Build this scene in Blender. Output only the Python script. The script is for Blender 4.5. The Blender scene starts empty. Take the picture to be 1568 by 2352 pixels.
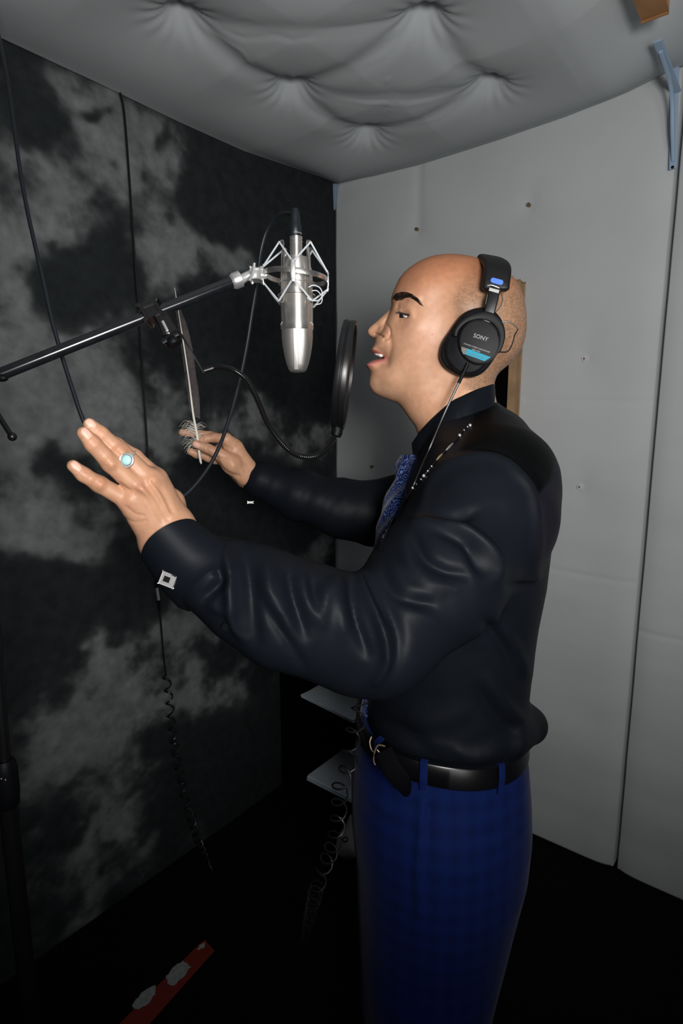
import bpy, bmesh, math, random
import numpy as np
from mathutils import Vector, Matrix
random.seed(7); rng = np.random.default_rng(7)
sc = bpy.context.scene

# ---------------------------------------------------------------- camera, world, light, exposure
FPX = 1328.0; PITCH = math.radians(9.5); EYE = np.array([0, 0, 1.5])
cam = bpy.data.cameras.new('camera'); camo = bpy.data.objects.new('camera', cam); sc.collection.objects.link(camo)
cam.sensor_fit = 'VERTICAL'; cam.sensor_height = 36; cam.lens = FPX / 2352 * 36; cam.clip_start = 0.02
camo.location = EYE; camo.rotation_euler = (math.pi / 2 - PITCH, 0, 0); sc.camera = camo
w_ = bpy.data.worlds.new('world'); sc.world = w_; w_.use_nodes = True
w_.node_tree.nodes['Background'].inputs[0].default_value = (.55, .65, .9, 1); w_.node_tree.nodes['Background'].inputs[1].default_value = .02
sc.view_settings.view_transform = 'Standard'; sc.view_settings.look = 'None'; sc.view_settings.gamma = 1; sc.view_settings.use_curve_mapping = False
sc.view_settings.exposure = 0.0

def lamp(name, loc, aim, power, radius, cone, blend, color=(1, 1, 1)):
    l = bpy.data.lights.new(name, 'SPOT'); l.energy = power; l.shadow_soft_size = radius
    l.spot_size = math.radians(cone); l.spot_blend = blend; l.color = color
    o = bpy.data.objects.new(name, l); sc.collection.objects.link(o); o.location = loc
    o.rotation_euler = (Vector(aim) - Vector(loc)).to_track_quat('-Z', 'Y').to_euler()
    return o
lamp('flash', (.16, -.30, 1.58), (.20, 1.2, 1.84), 63, .12, 122, 1.0, (1, .985, .96))
bl = bpy.data.lights.new('added_fill', 'AREA'); bl.shape = 'DISK'; bl.size = .55; bl.energy = 6; bl.color = (1, .97, .95)  # added fill lamp, unseen, with no real source in the booth
blo = bpy.data.objects.new('added_fill', bl); sc.collection.objects.link(blo); blo.location = (.45, -.40, 1.45)
blo.rotation_euler = (Vector((.2, 1.0, 2.6)) - blo.location).to_track_quat('-Z', 'Y').to_euler()

# ---------------------------------------------------------------- geometry of the place
cp, sp_ = math.cos(PITCH), math.sin(PITCH)
RX = np.array([1, 0, 0.]); RU = np.array([0, sp_, cp]); RF = np.array([0, cp, -sp_])
def ray(x, y): return (x - 784) / FPX * RX + (1176 - y) / FPX * RU + RF
def P(x, y, d): return EYE + d * ray(x, y)
def proj(V):
    q = V - EYE; d = q @ RF
    return 784 + FPX * (q @ RX) / d, 1176 - FPX * (q @ RU) / d, d
def hit(x, y, q, n):
    r = ray(x, y); return EYE + r * (((q - EYE) @ n) / (r @ n))
UP = np.array([0, 0, 1.])
D1 = np.array([math.sin(math.radians(38)), math.cos(math.radians(38)), 0]); D2 = np.array([D1[1], -D1[0], 0])
CORN = np.array([-.025, 2.44, 0]); CEIL = 2.36
def R3(t1, t2, z): return CORN - t1 * D1 + t2 * D2 + np.array([0, 0, z])
def wallR(x, y, off=0.0): return hit(x, y, CORN - off * D1, D1)
def wallL(x, y, off=0.0): return hit(x, y, CORN + off * D2, D2)
def floorp(x, y, z=0.0): return hit(x, y, np.array([0, 0, z]), UP)
def toroom(w): v = w - CORN; return -v @ D1, v @ D2, v[2]

# the man's own frame: A forward, L toward his left, z up
TH = math.radians(11)
MA = np.array([-math.cos(TH), math.sin(TH), 0]); ML = np.array([-math.sin(TH), -math.cos(TH), 0])
M0 = np.array([.179, .968, 0])
def L2W(a, w, z):
    a, w, z = np.broadcast_arrays(np.asarray(a, float), np.asarray(w, float), np.asarray(z, float))
    return M0 + a[..., None] * MA + w[..., None] * ML + z[..., None] * UP
def hp(x, y, w=0.0):
    p = hit(x, y, M0 + w * ML, ML) - M0
    return float(p @ MA), float(p[2])
def hpw(x, y, w=0.0):
    a, z = hp(x, y, w); return L2W(a, w, z)

# ---------------------------------------------------------------- materials
def mat(name, col, rough=.5, metal=0.0, spec=.5, noise=0.0, nscale=40, bump=0.0, bscale=200, attr=False, coat=0.0, sss=0.0, sheen=0.0, trans=0.0, alpha=1.0):
    m = bpy.data.materials.new(name); m.use_nodes = True; nt = m.node_tree; N = nt.nodes; K = nt.links
    b = N['Principled BSDF']; b.inputs['Base Color'].default_value = (*col, 1); b.inputs['Roughness'].default_value = rough
    b.inputs['Metallic'].default_value = metal; b.inputs['Specular IOR Level'].default_value = spec
    b.inputs['Coat Weight'].default_value = coat; b.inputs['Alpha'].default_value = alpha
    if sss: b.inputs['Subsurface Weight'].default_value = sss; b.inputs['Subsurface Radius'].default_value = (.012, .005, .0025); b.inputs['Subsurface Scale'].default_value = 1
    if sheen: b.inputs['Sheen Weight'].default_value = sheen; b.inputs['Sheen Roughness'].default_value = .4
    tc = N.new('ShaderNodeTexCoord')
    src = None
    if attr:
        at = N.new('ShaderNodeAttribute'); at.attribute_name = 'pigment'; src = at.outputs['Color']; K.new(src, b.inputs['Base Color'])
    if noise:
        nz = N.new('ShaderNodeTexNoise'); nz.inputs['Scale'].default_value = nscale; nz.inputs['Detail'].default_value = 5; K.new(tc.outputs['Object'], nz.inputs['Vector'])
        mr = N.new('ShaderNodeMapRange'); mr.inputs['To Min'].default_value = 1 - noise; mr.inputs['To Max'].default_value = 1 + noise; mr.inputs['From Min'].default_value = .3; mr.inputs['From Max'].default_value = .7
        K.new(nz.outputs['Fac'], mr.inputs['Value'])
        mx = N.new('ShaderNodeVectorMath'); mx.operation = 'SCALE'
        if src: K.new(src, mx.inputs[0])
        else: mx.inputs[0].default_value = col
        K.new(mr.outputs[0], mx.inputs['Scale']); K.new(mx.outputs[0], b.inputs['Base Color'])
    if bump:
        nb = N.new('ShaderNodeTexNoise'); nb.inputs['Scale'].default_value = bscale; nb.inputs['Detail'].default_value = 3; K.new(tc.outputs['Object'], nb.inputs['Vector'])
        bp = N.new('ShaderNodeBump'); bp.inputs['Strength'].default_value = bump; bp.inputs['Distance'].default_value = .002
        K.new(nb.outputs['Fac'], bp.inputs['Height']); K.new(bp.outputs[0], b.inputs['Normal'])
    return m
M = {}
M['canvas'] = mat('grey_padding_cloth', (.57, .59, .595), .9, spec=.2, noise=.05, nscale=3, bump=.25, bscale=500)
M['ceilcloth'] = mat('grey_ceiling_cloth', (.47, .495, .51), .85, spec=.25, noise=.04, nscale=3, bump=.2, bscale=500)
M['backdrop'] = mat('mottled_muslin', (.05, .05, .05), .9, spec=.2, attr=True, noise=.22, nscale=30, bump=.2, bscale=400)
M['carpet'] = mat('dark_carpet', (.006, .0045, .0048), 1, spec=.1, noise=.4, nscale=200, bump=.6, bscale=600)
M['blackpaint'] = mat('black_lacquer', (.006, .006, .007), .35)
M['blackplastic'] = mat('black_plastic', (.004, .0045, .006), .5, spec=.16, noise=.15, nscale=80)
M['blackmatte'] = mat('black_matte', (.002, .002, .003), .6, spec=.02)
M['blackvoid'] = mat('black_board', (.002, .002, .002), .95, spec=.05)
M['leather'] = mat('black_leather', (.005, .005, .006), .5, spec=.35, bump=.25, bscale=500)
M['rubber'] = mat('dark_cable_rubber', (.008, .012, .016), .45)
M['chromeblack'] = mat('black_enamel_tube', (.012, .013, .016), .18, coat=.6, noise=.2, nscale=60)
M['nickel'] = mat('satin_nickel', (.86, .83, .79), .25, .95, noise=.10, nscale=70)
M['nickel2'] = mat('bright_nickel', (.90, .90, .89), .30, .82)
M['turned'] = mat('turned_nickel_tube', (.86, .83, .79), .42, .92, noise=.10, nscale=70)
M['turned'].node_tree.nodes['Principled BSDF'].inputs['Anisotropic'].default_value = .88; M['turned'].node_tree.nodes['Principled BSDF'].inputs['Anisotropic Rotation'].default_value = .25
M['brass'] = mat('aged_brass', (.30, .22, .14), .4, .6)
M['elastic'] = mat('pale_elastic', (.62, .66, .70), .6)
M['white'] = mat('white_paint', (.7, .7, .72), .5)
M['letters'] = mat('light_grey_print', (.32, .32, .34), .5)
M['darkprint'] = mat('dark_teal_print', (.01, .13, .18), .5)
M['cyan'] = mat('cyan_label', (.0, .26, .38), .5, spec=.2)
M['platinggrey'] = mat('grey_plate', (.38, .38, .37), .45)
M['bronze'] = mat('dark_bronze_label', (.09, .07, .055), .5)
M['blue'] = mat('bright_blue_tag', (.03, .16, .85), .3, coat=.5)
M['bracket'] = mat('pale_blue_bracket_paint', (.33, .45, .60), .5)
M['wood'] = mat('pine_wood', (.40, .25, .13), .6, noise=.25, nscale=12)
M['woodorange'] = mat('orange_pine_wood', (.36, .17, .06), .6, noise=.25, nscale=14)
M['paper'] = mat('white_paper', (.80, .88, .94), .8, noise=.06)
M['clothwhite'] = mat('offwhite_cloth', (.30, .29, .28), .9, bump=.4, bscale=150)
M['red'] = mat('red_tape', (.20, .016, .006), .6, noise=.15)
M['tapewhite'] = mat('worn_white_patch', (.30, .33, .32), .8, noise=.2, nscale=90)
M['skin'] = mat('skin', (.6, .33, .2), .46, spec=.42, attr=True, noise=.08, nscale=110, sss=.06, bump=.12, bscale=800)
M['hair'] = mat('dark_brow_hair', (.012, .007, .005), .6)
M['teeth'] = mat('tooth_enamel', (.75, .72, .66), .25)
M['satin'] = mat('black_satin_cloth', (.010, .011, .014), .50, spec=.09, attr=True, noise=.05)
M['trouser'] = mat('navy_wool', (.003, .012, .10), .8, spec=.15, sheen=.05)
M['belt'] = mat('black_belt_leather', (.003, .003, .004), .28, spec=.35)
M['stone'] = mat('pale_turquoise_stone', (.42, .72, .74), .25, coat=.5)
M['quill'] = mat('feather_quill', (.75, .72, .64), .45)
M['down'] = mat('downy_barbs', (.75, .70, .62), .8)
M['goose'] = mat('black_gooseneck_metal', (.01, .01, .011), .25, .3, coat=.3)

def node_mat(m): return m.node_tree.nodes, m.node_tree.links, m.node_tree.nodes['Principled BSDF']
# plaid of the trousers
N, K, b = node_mat(M['trouser']); tc = N.new('ShaderNodeTexCoord')
w1 = N.new('ShaderNodeTexWave'); w1.bands_direction = 'X'; w1.inputs['Scale'].default_value = 11
w2 = N.new('ShaderNodeTexWave'); w2.bands_direction = 'Z'; w2.inputs['Scale'].default_value = 9
for w in (w1, w2): K.new(tc.outputs['Object'], w.inputs['Vector'])
ad = N.new('ShaderNodeMath'); ad.operation = 'ADD'; K.new(w1.outputs['Fac'], ad.inputs[0]); K.new(w2.outputs['Fac'], ad.inputs[1])
cr = N.new('ShaderNodeValToRGB'); cr.color_ramp.elements[0].position = .1; cr.color_ramp.elements[0].color = (.0012, .0075, .060, 1); cr.color_ramp.elements[1].position = .75; cr.color_ramp.elements[1].color = (.0016, .0105, .080, 1)
ml = N.new('ShaderNodeMath'); ml.operation = 'MULTIPLY'; ml.inputs[1].default_value = .5; K.new(ad.outputs[0], ml.inputs[0]); K.new(ml.outputs[0], cr.inputs[0]); K.new(cr.outputs[0], b.inputs['Base Color'])
# paisley silk of the tie
M['tie'] = mat('navy_paisley_silk', (.02, .05, .2), .35, sheen=.3)
N, K, b = node_mat(M['tie']); tc = N.new('ShaderNodeTexCoord')
vo = N.new('ShaderNodeTexVoronoi'); vo.inputs['Scale'].default_value = 85; K.new(tc.outputs['Object'], vo.inputs['Vector'])
nz = N.new('ShaderNodeTexNoise'); nz.inputs['Scale'].default_value = 120; K.new(tc.outputs['Object'], nz.inputs['Vector'])
ma = N.new('ShaderNodeMath'); ma.operation = 'MULTIPLY_ADD'; ma.inputs[1].default_value = 22; K.new(vo.outputs['Distance'], ma.inputs[0])
mb = N.new('ShaderNodeMath'); mb.operation = 'MULTIPLY'; mb.inputs[1].default_value = 9; K.new(nz.outputs['Fac'], mb.inputs[0]); K.new(mb.outputs[0], ma.inputs[2])
sn = N.new('ShaderNodeMath'); sn.operation = 'SINE'; K.new(ma.outputs[0], sn.inputs[0])
cr = N.new('ShaderNodeValToRGB'); cr.color_ramp.elements[0].position = .45; cr.color_ramp.elements[0].color = (.005, .013, .07, 1); cr.color_ramp.elements[1].position = .95; cr.color_ramp.elements[1].color = (.11, .18, .42, 1)
K.new(sn.outputs[0], cr.inputs[0]); K.new(cr.outputs[0], b.inputs['Base Color'])
# woven wire of the microphone grille
M['grille'] = mat('woven_wire_grille', (.6, .58, .55), .4, .85)
N, K, b = node_mat(M['grille']); tc = N.new('ShaderNodeTexCoord')
sx = N.new('ShaderNodeSeparateXYZ'); K.new(tc.outputs['Object'], sx.inputs[0])
def sinaxis(sock, k):
    a = N.new('ShaderNodeMath'); a.operation = 'MULTIPLY'; a.inputs[1].default_value = k; K.new(sock, a.inputs[0])
    s = N.new('ShaderNodeMath'); s.operation = 'SINE'; K.new(a.outputs[0], s.inputs[0]); return s.outputs[0]
s1 = sinaxis(sx.outputs['X'], 3000); s2 = sinaxis(sx.outputs['Z'], 2600)
pr = N.new('ShaderNodeMath'); pr.operation = 'MULTIPLY'; K.new(s1, pr.inputs[0]); K.new(s2, pr.inputs[1])
cr = N.new('ShaderNodeValToRGB'); cr.color_ramp.elements[0].position = .0; cr.color_ramp.elements[0].color = (.72, .69, .65, 1); cr.color_ramp.elements[1].position = .45; cr.color_ramp.elements[1].color = (.10, .09, .09, 1)
K.new(pr.outputs[0], cr.inputs[0]); K.new(cr.outputs[0], b.inputs['Base Color'])
# translucent vane of the feather
M['vane'] = mat('dusky_feather_vane', (.09, .07, .075), .7, noise=.3, nscale=120, alpha=.5)
# pop filter cloth
M['screen'] = mat('black_nylon_mesh', (.012, .010, .011), .7, alpha=.85)

# ---------------------------------------------------------------- mesh helpers
def obj(name, V, Fc, m, parent=None, smooth=True, col=None):
    me = bpy.data.meshes.new(name); me.from_pydata([tuple(map(float, v)) for v in V], [], [tuple(int(i) for i in f) for f in Fc]); me.update()
    if smooth: me.polygons.foreach_set('use_smooth', [True] * len(me.polygons))
    if m: me.materials.append(m)
    o = bpy.data.objects.new(name, me); sc.collection.objects.link(o)
    if col is not None: setcol(me, col)
    if parent is not None: o.parent = parent
    return o
def setcol(me, col):
    a = me.color_attributes.new('pigment', 'FLOAT_COLOR', 'POINT')
    c = np.ones((len(me.vertices), 4), np.float32); c[:, :3] = col; a.data.foreach_set('color', c.ravel())
def tag(o, label=None, cat=None, group=None, kind=None):
    if label: o['label'] = label
    if cat: o['category'] = cat
    if group: o['group'] = group
    if kind: o['kind'] = kind
    return o
def empty(name, loc=(0, 0, 0)):
    o = bpy.data.objects.new(name, None); sc.collection.objects.link(o); o.location = loc; o.empty_display_size = .05
    return o
def adopt(o, parent):     # keep world place under an Empty that is not at the origin
    o.parent = parent; o.matrix_parent_inverse = Matrix.Translation(-Vector(parent.location)); return o
class MB:
    def __init__(s): s.v = []; s.f = []
    def add(s, V, Fc):
        n = len(s.v); s.v.extend([tuple(map(float, p)) for p in V]); s.f.extend([tuple(i + n for i in f) for f in Fc]); return s
    def tube(s, pts, r, n=12, cap=True, closed=False):
        pts = np.asarray(pts, float); m = len(pts); rr = np.broadcast_to(np.asarray(r, float), (m,))
        t = np.gradient(pts, axis=0)
        if closed: t = np.roll(pts, -1, 0) - np.roll(pts, 1, 0)
        t /= np.linalg.norm(t, axis=1)[:, None] + 1e-12
        u = np.cross(t[0], [0.3, .2, 1]); u /= np.linalg.norm(u); V = []
        for i in range(m):
            u = u - t[i] * (u @ t[i]); u /= np.linalg.norm(u); v = np.cross(t[i], u)
            for k in range(n):
                c = 2 * math.pi * k / n; V.append(pts[i] + rr[i] * (math.cos(c) * u + math.sin(c) * v))
        Fc = []
        for i in range(m if closed else m - 1):
            j = (i + 1) % m
            for k in range(n): Fc.append((i * n + k, i * n + (k + 1) % n, j * n + (k + 1) % n, j * n + k))
        if cap and not closed: Fc.append(tuple(range(n))[::-1]); Fc.append(tuple((m - 1) * n + k for k in range(n)))
        return s.add(V, Fc)
    def sweep(s, pts, wdir, wid, thk, n=16, pw=4.0):   # rounded-rectangle section swept along pts, width along wdir
        pts = np.asarray(pts, float); m = len(pts); t = np.gradient(pts, axis=0); t /= np.linalg.norm(t, axis=1)[:, None]
        wd = np.broadcast_to(np.asarray(wdir, float), (m, 3)); wid = np.broadcast_to(wid, (m,)); thk = np.broadcast_to(thk, (m,)); V = []
        for i in range(m):
            u = wd[i] - t[i] * (wd[i] @ t[i]); u /= np.linalg.norm(u); v = np.cross(t[i], u)
            for k in range(n):
                c = 2 * math.pi * (k + .5) / n; cx, cy = math.cos(c), math.sin(c)
                V.append(pts[i] + u * wid[i] / 2 * math.copysign(abs(cx) ** (2 / pw), cx) + v * thk[i] / 2 * math.copysign(abs(cy) ** (2 / pw), cy))
        Fc = [(i * n + k, i * n + (k + 1) % n, (i + 1) * n + (k + 1) % n, (i + 1) * n + k) for i in range(m - 1) for k in range(n)]
        Fc.append(tuple(range(n))[::-1]); Fc.append(tuple((m - 1) * n + k for k in range(n)))
        return s.add(V, Fc)
    def lathe(s, c, prof, n=40, axis=(0, 0, 1), cap=True):
        ax = np.asarray(axis, float); ax /= np.linalg.norm(ax); u = np.cross(ax, [1, .13, 0.05]); u /= np.linalg.norm(u); v = np.cross(ax, u); V = []
        for (r, h) in prof:
            for k in range(n):
                a = 2 * math.pi * k / n; V.append(np.asarray(c) + ax * h + r * (math.cos(a) * u + math.sin(a) * v))
        m = len(prof); Fc = [(i * n + k, i * n + (k + 1) % n, (i + 1) * n + (k + 1) % n, (i + 1) * n + k) for i in range(m - 1) for k in range(n)]
        if cap: Fc.append(tuple(range(n))[::-1]); Fc.append(tuple((m - 1) * n + k for k in range(n)))
        return s.add(V, Fc)
    def box(s, c, X, Y, Z):    # centre and three half-extent vectors, small bevel
        c = np.asarray(c, float); X, Y, Z = (np.asarray(q, float) for q in (X, Y, Z))
        bm = bmesh.new(); bmesh.ops.create_cube(bm, size=2)
        for v in bm.verts: v.co = Vector(c + v.co.x * X + v.co.y * Y + v.co.z * Z)
        mn = min(np.linalg.norm(X), np.linalg.norm(Y), np.linalg.norm(Z))
        bmesh.ops.bevel(bm, geom=bm.edges[:] , offset=min(mn * .35, .004), segments=2, affect='EDGES')
        bmesh.ops.recalc_face_normals(bm, faces=bm.faces)
        bm.verts.index_update(); s.add([v.co for v in bm.verts], [[v.index for v in f.verts] for f in bm.faces]); bm.free(); return s
    def ball(s, c, r, n=16, sc3=(1, 1, 1)):
        prof = []; V = []; 
        for i in range(n + 1):
            th = math.pi * i / n
            for k in range(2 * n):
                ph = math.pi * k / n; V.append(np.asarray(c) + r * np.array([math.sin(th) * math.cos(ph) * sc3[0], math.sin(th) * math.sin(ph) * sc3[1], math.cos(th) * sc3[2]]))
        m = 2 * n; Fc = [(i * m + k, (i + 1) * m + k, (i + 1) * m + (k + 1) % m, i * m + (k + 1) % m) for i in range(n) for k in range(m)]
        return s.add(V, Fc)
    def build(s, name, m, parent=None, smooth=True, fix=True):
        o = obj(name, s.v, s.f, m, None, smooth)
        if fix:
            bm = bmesh.new(); bm.from_mesh(o.data); bmesh.ops.remove_doubles(bm, verts=bm.verts, dist=1e-6); bmesh.ops.recalc_face_normals(bm, faces=bm.faces); bm.to_mesh(o.data); bm.free()
        if smooth:
            o.data.set_sharp_from_angle(angle=math.radians(40))
        if parent is not None: adopt(o, parent)
        return o
def cr_(pts, k=8, closed=False):
    p = np.asarray(pts, float); n = len(p); out = []
    rngi = range(n if closed else n - 1)
    for i in rngi:
        if closed: a, b_, c, d = p[i - 1], p[i], p[(i + 1) % n], p[(i + 2) % n]
        else: a, b_, c, d = p[max(i - 1, 0)], p[i], p[i + 1], p[min(i + 2, n - 1)]
        for j in range(k):
            t = j / k; out.append(.5 * (2 * b_ + (c - a) * t + (2 * a - 5 * b_ + 4 * c - d) * t * t + (3 * b_ - a - 3 * c + d) * t ** 3))
    if not closed: out.append(p[-1])
    return np.array(out)
def PP(pts): return np.array([P(*q) for q in pts])
def resample(pts, step):
    d = np.r_[0, np.cumsum(np.linalg.norm(np.diff(pts, axis=0), axis=1))]; n = max(2, int(d[-1] / step)); s = np.linspace(0, d[-1], n)
    return np.stack([np.interp(s, d, pts[:, i]) for i in range(3)], 1), s
def plate(outline, w0, w1, bev=.002, steps=4, k=6, dome=0.0):
    """closed outline of (px,py) seen at lateral w1 -> solid between lateral w0 and w1 with rounded edge"""
    o2 = np.array([hp(x, y, w1) for x, y in outline]); o2 = cr_(o2, k, True); n = len(o2); c = o2.mean(0)
    tn = np.roll(o2, -1, 0) - np.roll(o2, 1, 0); nr = np.stack([tn[:, 1], -tn[:, 0]], 1); nr /= np.linalg.norm(nr, axis=1)[:, None]
    if ((o2 - c) * nr).sum() < 0: nr = -nr
    rings = []
    def ring(off, w): rings.append(L2W(o2[:, 0] - nr[:, 0] * off, w, o2[:, 1] - nr[:, 1] * off))
    ring(bev * .6, w0)
    ring(0, w0 + bev * .6)
    for i in range(steps + 1):
        t = math.pi / 2 * i / steps; ring(bev * (1 - math.cos(t)), w1 - bev + bev * math.sin(t))
    if dome:
        for i in range(1, 6):
            s_ = 1 - i / 6; q = c + (o2 - nr * bev - c) * s_; rings.append(L2W(q[:, 0], w1 + dome * (1 - s_ * s_), q[:, 1]))
    V = np.concatenate(rings); m = len(rings)
    Fc = [(i * n + k_, i * n + (k_ + 1) % n, (i + 1) * n + (k_ + 1) % n, (i + 1) * n + k_) for i in range(m - 1) for k_ in range(n)]
    Fc.append(tuple(range(n))); Fc.append(tuple((m - 1) * n + k_ for k_ in range(n)))
    mb = MB(); mb.add(V, Fc); return mb
def grid_surface(fn, u, v):
    V = np.array([[fn(a, b_) for b_ in v] for a in u]).reshape(-1, 3); nv = len(v)
    return V, [(i * nv + j, i * nv + j + 1, (i + 1) * nv + j + 1, (i + 1) * nv + j) for i in range(len(u) - 1) for j in range(nv - 1)]
def text(name, s, centre, xdir, ydir, width, m, parent, extrude=.0003):
    cu = bpy.data.curves.new(name, 'FONT'); cu.body = s; cu.align_x = 'CENTER'; cu.align_y = 'CENTER'; cu.extrude = .01; cu.resolution_u = 3
    t = bpy.data.objects.new(name, cu); sc.collection.objects.link(t); bpy.context.view_layer.update()
    me = bpy.data.meshes.new_from_object(t.evaluated_get(bpy.context.evaluated_depsgraph_get())); bpy.data.objects.remove(t)
    c = np.empty(len(me.vertices) * 3); me.vertices.foreach_get('co', c); c = c.reshape(-1, 3)
    sc_ = width / (c[:, 0].max() - c[:, 0].min()); xd = np.array(xdir, float); xd /= np.linalg.norm(xd); yd = np.array(ydir, float); yd = yd - xd * (yd @ xd); yd /= np.linalg.norm(yd); zd = np.cross(xd, yd)
    c[:, 0] -= (c[:, 0].max() + c[:, 0].min()) / 2; c[:, 1] -= (c[:, 1].max() + c[:, 1].min()) / 2
    V = np.asarray(centre) + sc_ * c[:, :1] * xd + sc_ * c[:, 1:2] * yd + np.sign(c[:, 2:]) * extrude * zd
    me.vertices.foreach_set('co', V.ravel()); me.materials.clear(); me.materials.append(m); me.name = name
    o = bpy.data.objects.new(name, me); sc.collection.objects.link(o)
    if parent is not None: adopt(o, parent)
    return o

# ---- implicit surfaces: smooth union of round cones, meshed with surface nets
class Field:
    def __init__(s, lo, hi, h):
        s.lo = np.array(lo, float); s.h = h; s.n = np.ceil((np.array(hi) - s.lo) / h).astype(int) + 1
        s.F = np.full(s.n, .05, np.float32)
    def axes(s, sl): return [s.lo[i] + s.h * np.arange(sl[i].start, sl[i].stop, dtype=np.float32) for i in range(3)]
    def sub(s, lo, hi):
        a = np.clip(np.floor((np.array(lo) - s.lo) / s.h).astype(int), 0, s.n); b_ = np.clip(np.ceil((np.array(hi) - s.lo) / s.h).astype(int) + 1, 0, s.n)
        return tuple(slice(int(a[i]), int(b_[i])) for i in range(3))
    def comb(s, sl, D, k):
        G = s.F[sl]; hh = np.clip(.5 + .5 * (G - D) / k, 0, 1); s.F[sl] = G + (D - G) * hh - k * hh * (1 - hh)
    def cone(s, a, b_, ra, rb, k=.008, pad=None):
        a = np.asarray(a, float); b_ = np.asarray(b_, float); m = max(ra, rb) + (pad or 2 * k + 3 * s.h)
        sl = s.sub(np.minimum(a, b_) - m, np.maximum(a, b_) + m); x, y, z = s.axes(sl)
        if min(len(x), len(y), len(z)) == 0: return
        ab = b_ - a; L2 = ab @ ab + 1e-12
        X, Y, Z = x[:, None, None] - a[0], y[None, :, None] - a[1], z[None, None, :] - a[2]
        t = np.clip((X * ab[0] + Y * ab[1] + Z * ab[2]) / L2, 0, 1)
        D = np.sqrt((X - t * ab[0]) ** 2 + (Y - t * ab[1]) ** 2 + (Z - t * ab[2]) ** 2) - (ra + (rb - ra) * t)
        s.comb(sl, D, k)
    def chain(s, pts, rs, k=.006):
        for i in range(len(pts) - 1): s.cone(pts[i], pts[i + 1], rs[i], rs[i + 1], k)
    def local(s):     # coordinates in the man's frame
        x, y, z = s.axes(tuple(slice(0, n) for n in s.n)); X = x[:, None] - M0[0]; Y = y[None, :] - M0[1]
        return X * MA[0] + Y * MA[1], X * ML[0] + Y * ML[1], z
    def mesh(s, relax=2):
        F = s.F; S = F < 0; n = np.array(F.shape) - 1
        cnt = np.zeros(n, np.uint8)
        offs = [(i, j, k) for i in (0, 1) for j in (0, 1) for k in (0, 1)]
        for (i, j, k) in offs: cnt += S[i:i + n[0], j:j + n[1], k:k + n[2]]
        act = np.argwhere((cnt > 0) & (cnt < 8)); ids = np.full(n, -1, np.int32); ids[act[:, 0], act[:, 1], act[:, 2]] = np.arange(len(act))
        val = np.stack([F[act[:, 0] + i, act[:, 1] + j, act[:, 2] + k] for (i, j, k) in offs], 1)
        pos = np.zeros((len(act), 3)); c = np.zeros(len(act)); O3 = np.array(offs)
        for p in range(8):
            for q in range(p + 1, 8):
                if abs(O3[p] - O3[q]).sum() != 1: continue
                mk = (val[:, p] < 0) != (val[:, q] < 0); t = np.where(mk, val[:, p] / np.where(mk, val[:, p] - val[:, q], 1), 0)
                pos += mk[:, None] * (O3[p] + t[:, None] * (O3[q] - O3[p])); c += mk
        V = s.lo + s.h * (act + pos / c[:, None])
        Q = []
        for ax in range(3):
            sl0 = [slice(1, -1)] * 3; sl1 = [slice(1, -1)] * 3; sl0[ax] = slice(0, -1); sl1[ax] = slice(1, None)
            A = S[tuple(sl0)]; B = S[tuple(sl1)]; e = np.argwhere(A != B); 
            if len(e) == 0: continue
            off = np.array([1, 1, 1]); off[ax] = 0; e = e + off; sg = S[e[:, 0], e[:, 1], e[:, 2]]
            u, v = (ax + 1) % 3, (ax + 2) % 3; du = np.eye(3, dtype=int)[u]; dv = np.eye(3, dtype=int)[v]
            g = lambda p: ids[p[:, 0], p[:, 1], p[:, 2]]
            q = np.stack([g(e - du - dv), g(e - dv), g(e), g(e - du)], 1); q[~sg] = q[~sg][:, ::-1]; Q.append(q)
        Q = np.concatenate(Q); Q = Q[(Q >= 0).all(1)]
        for _ in range(relax):
            acc = np.zeros_like(V); cn = np.zeros(len(V))
            for i in range(4):
                for j in ((i + 1) % 4, (i - 1) % 4): 
                    for ax in range(3): acc[:, ax] += np.bincount(Q[:, i], V[Q[:, j], ax], len(V))
                    cn += np.bincount(Q[:, i], minlength=len(V))
            V = .5 * V + .5 * acc / np.maximum(cn, 1)[:, None]
        return V, Q
def fastobj(name, V, Q, m, parent=None, col=None):
    me = bpy.data.meshes.new(name); me.vertices.add(len(V)); me.vertices.foreach_set('co', np.asarray(V, np.float32).ravel())
    me.loops.add(Q.size); me.loops.foreach_set('vertex_index', Q.astype(np.int32).ravel()); me.polygons.add(len(Q))
    me.polygons.foreach_set('loop_start', np.arange(0, Q.size, 4, dtype=np.int32)); me.update(calc_edges=True); me.validate()
    me.polygons.foreach_set('use_smooth', np.ones(len(me.polygons), bool)); me.materials.append(m)
    o = bpy.data.objects.new(name, me); sc.collection.objects.link(o)
    if col is not None: setcol(me, col)
    if parent is not None: o.parent = parent
    return o
def facing(Q, V, d):
    n = np.cross(V[Q[:, 2]] - V[Q[:, 0]], V[Q[:, 3]] - V[Q[:, 1]]).mean(0); return Q if n @ d > 0 else Q[:, ::-1]
def vnormals(V, Q):
    n = np.cross(V[Q[:, 2]] - V[Q[:, 0]], V[Q[:, 3]] - V[Q[:, 1]]); N_ = np.zeros_like(V)
    for i in range(4):
        for ax in range(3): N_[:, ax] += np.bincount(Q[:, i], n[:, ax], len(V))
    return N_ / (np.linalg.norm(N_, axis=1)[:, None] + 1e-12)
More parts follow.
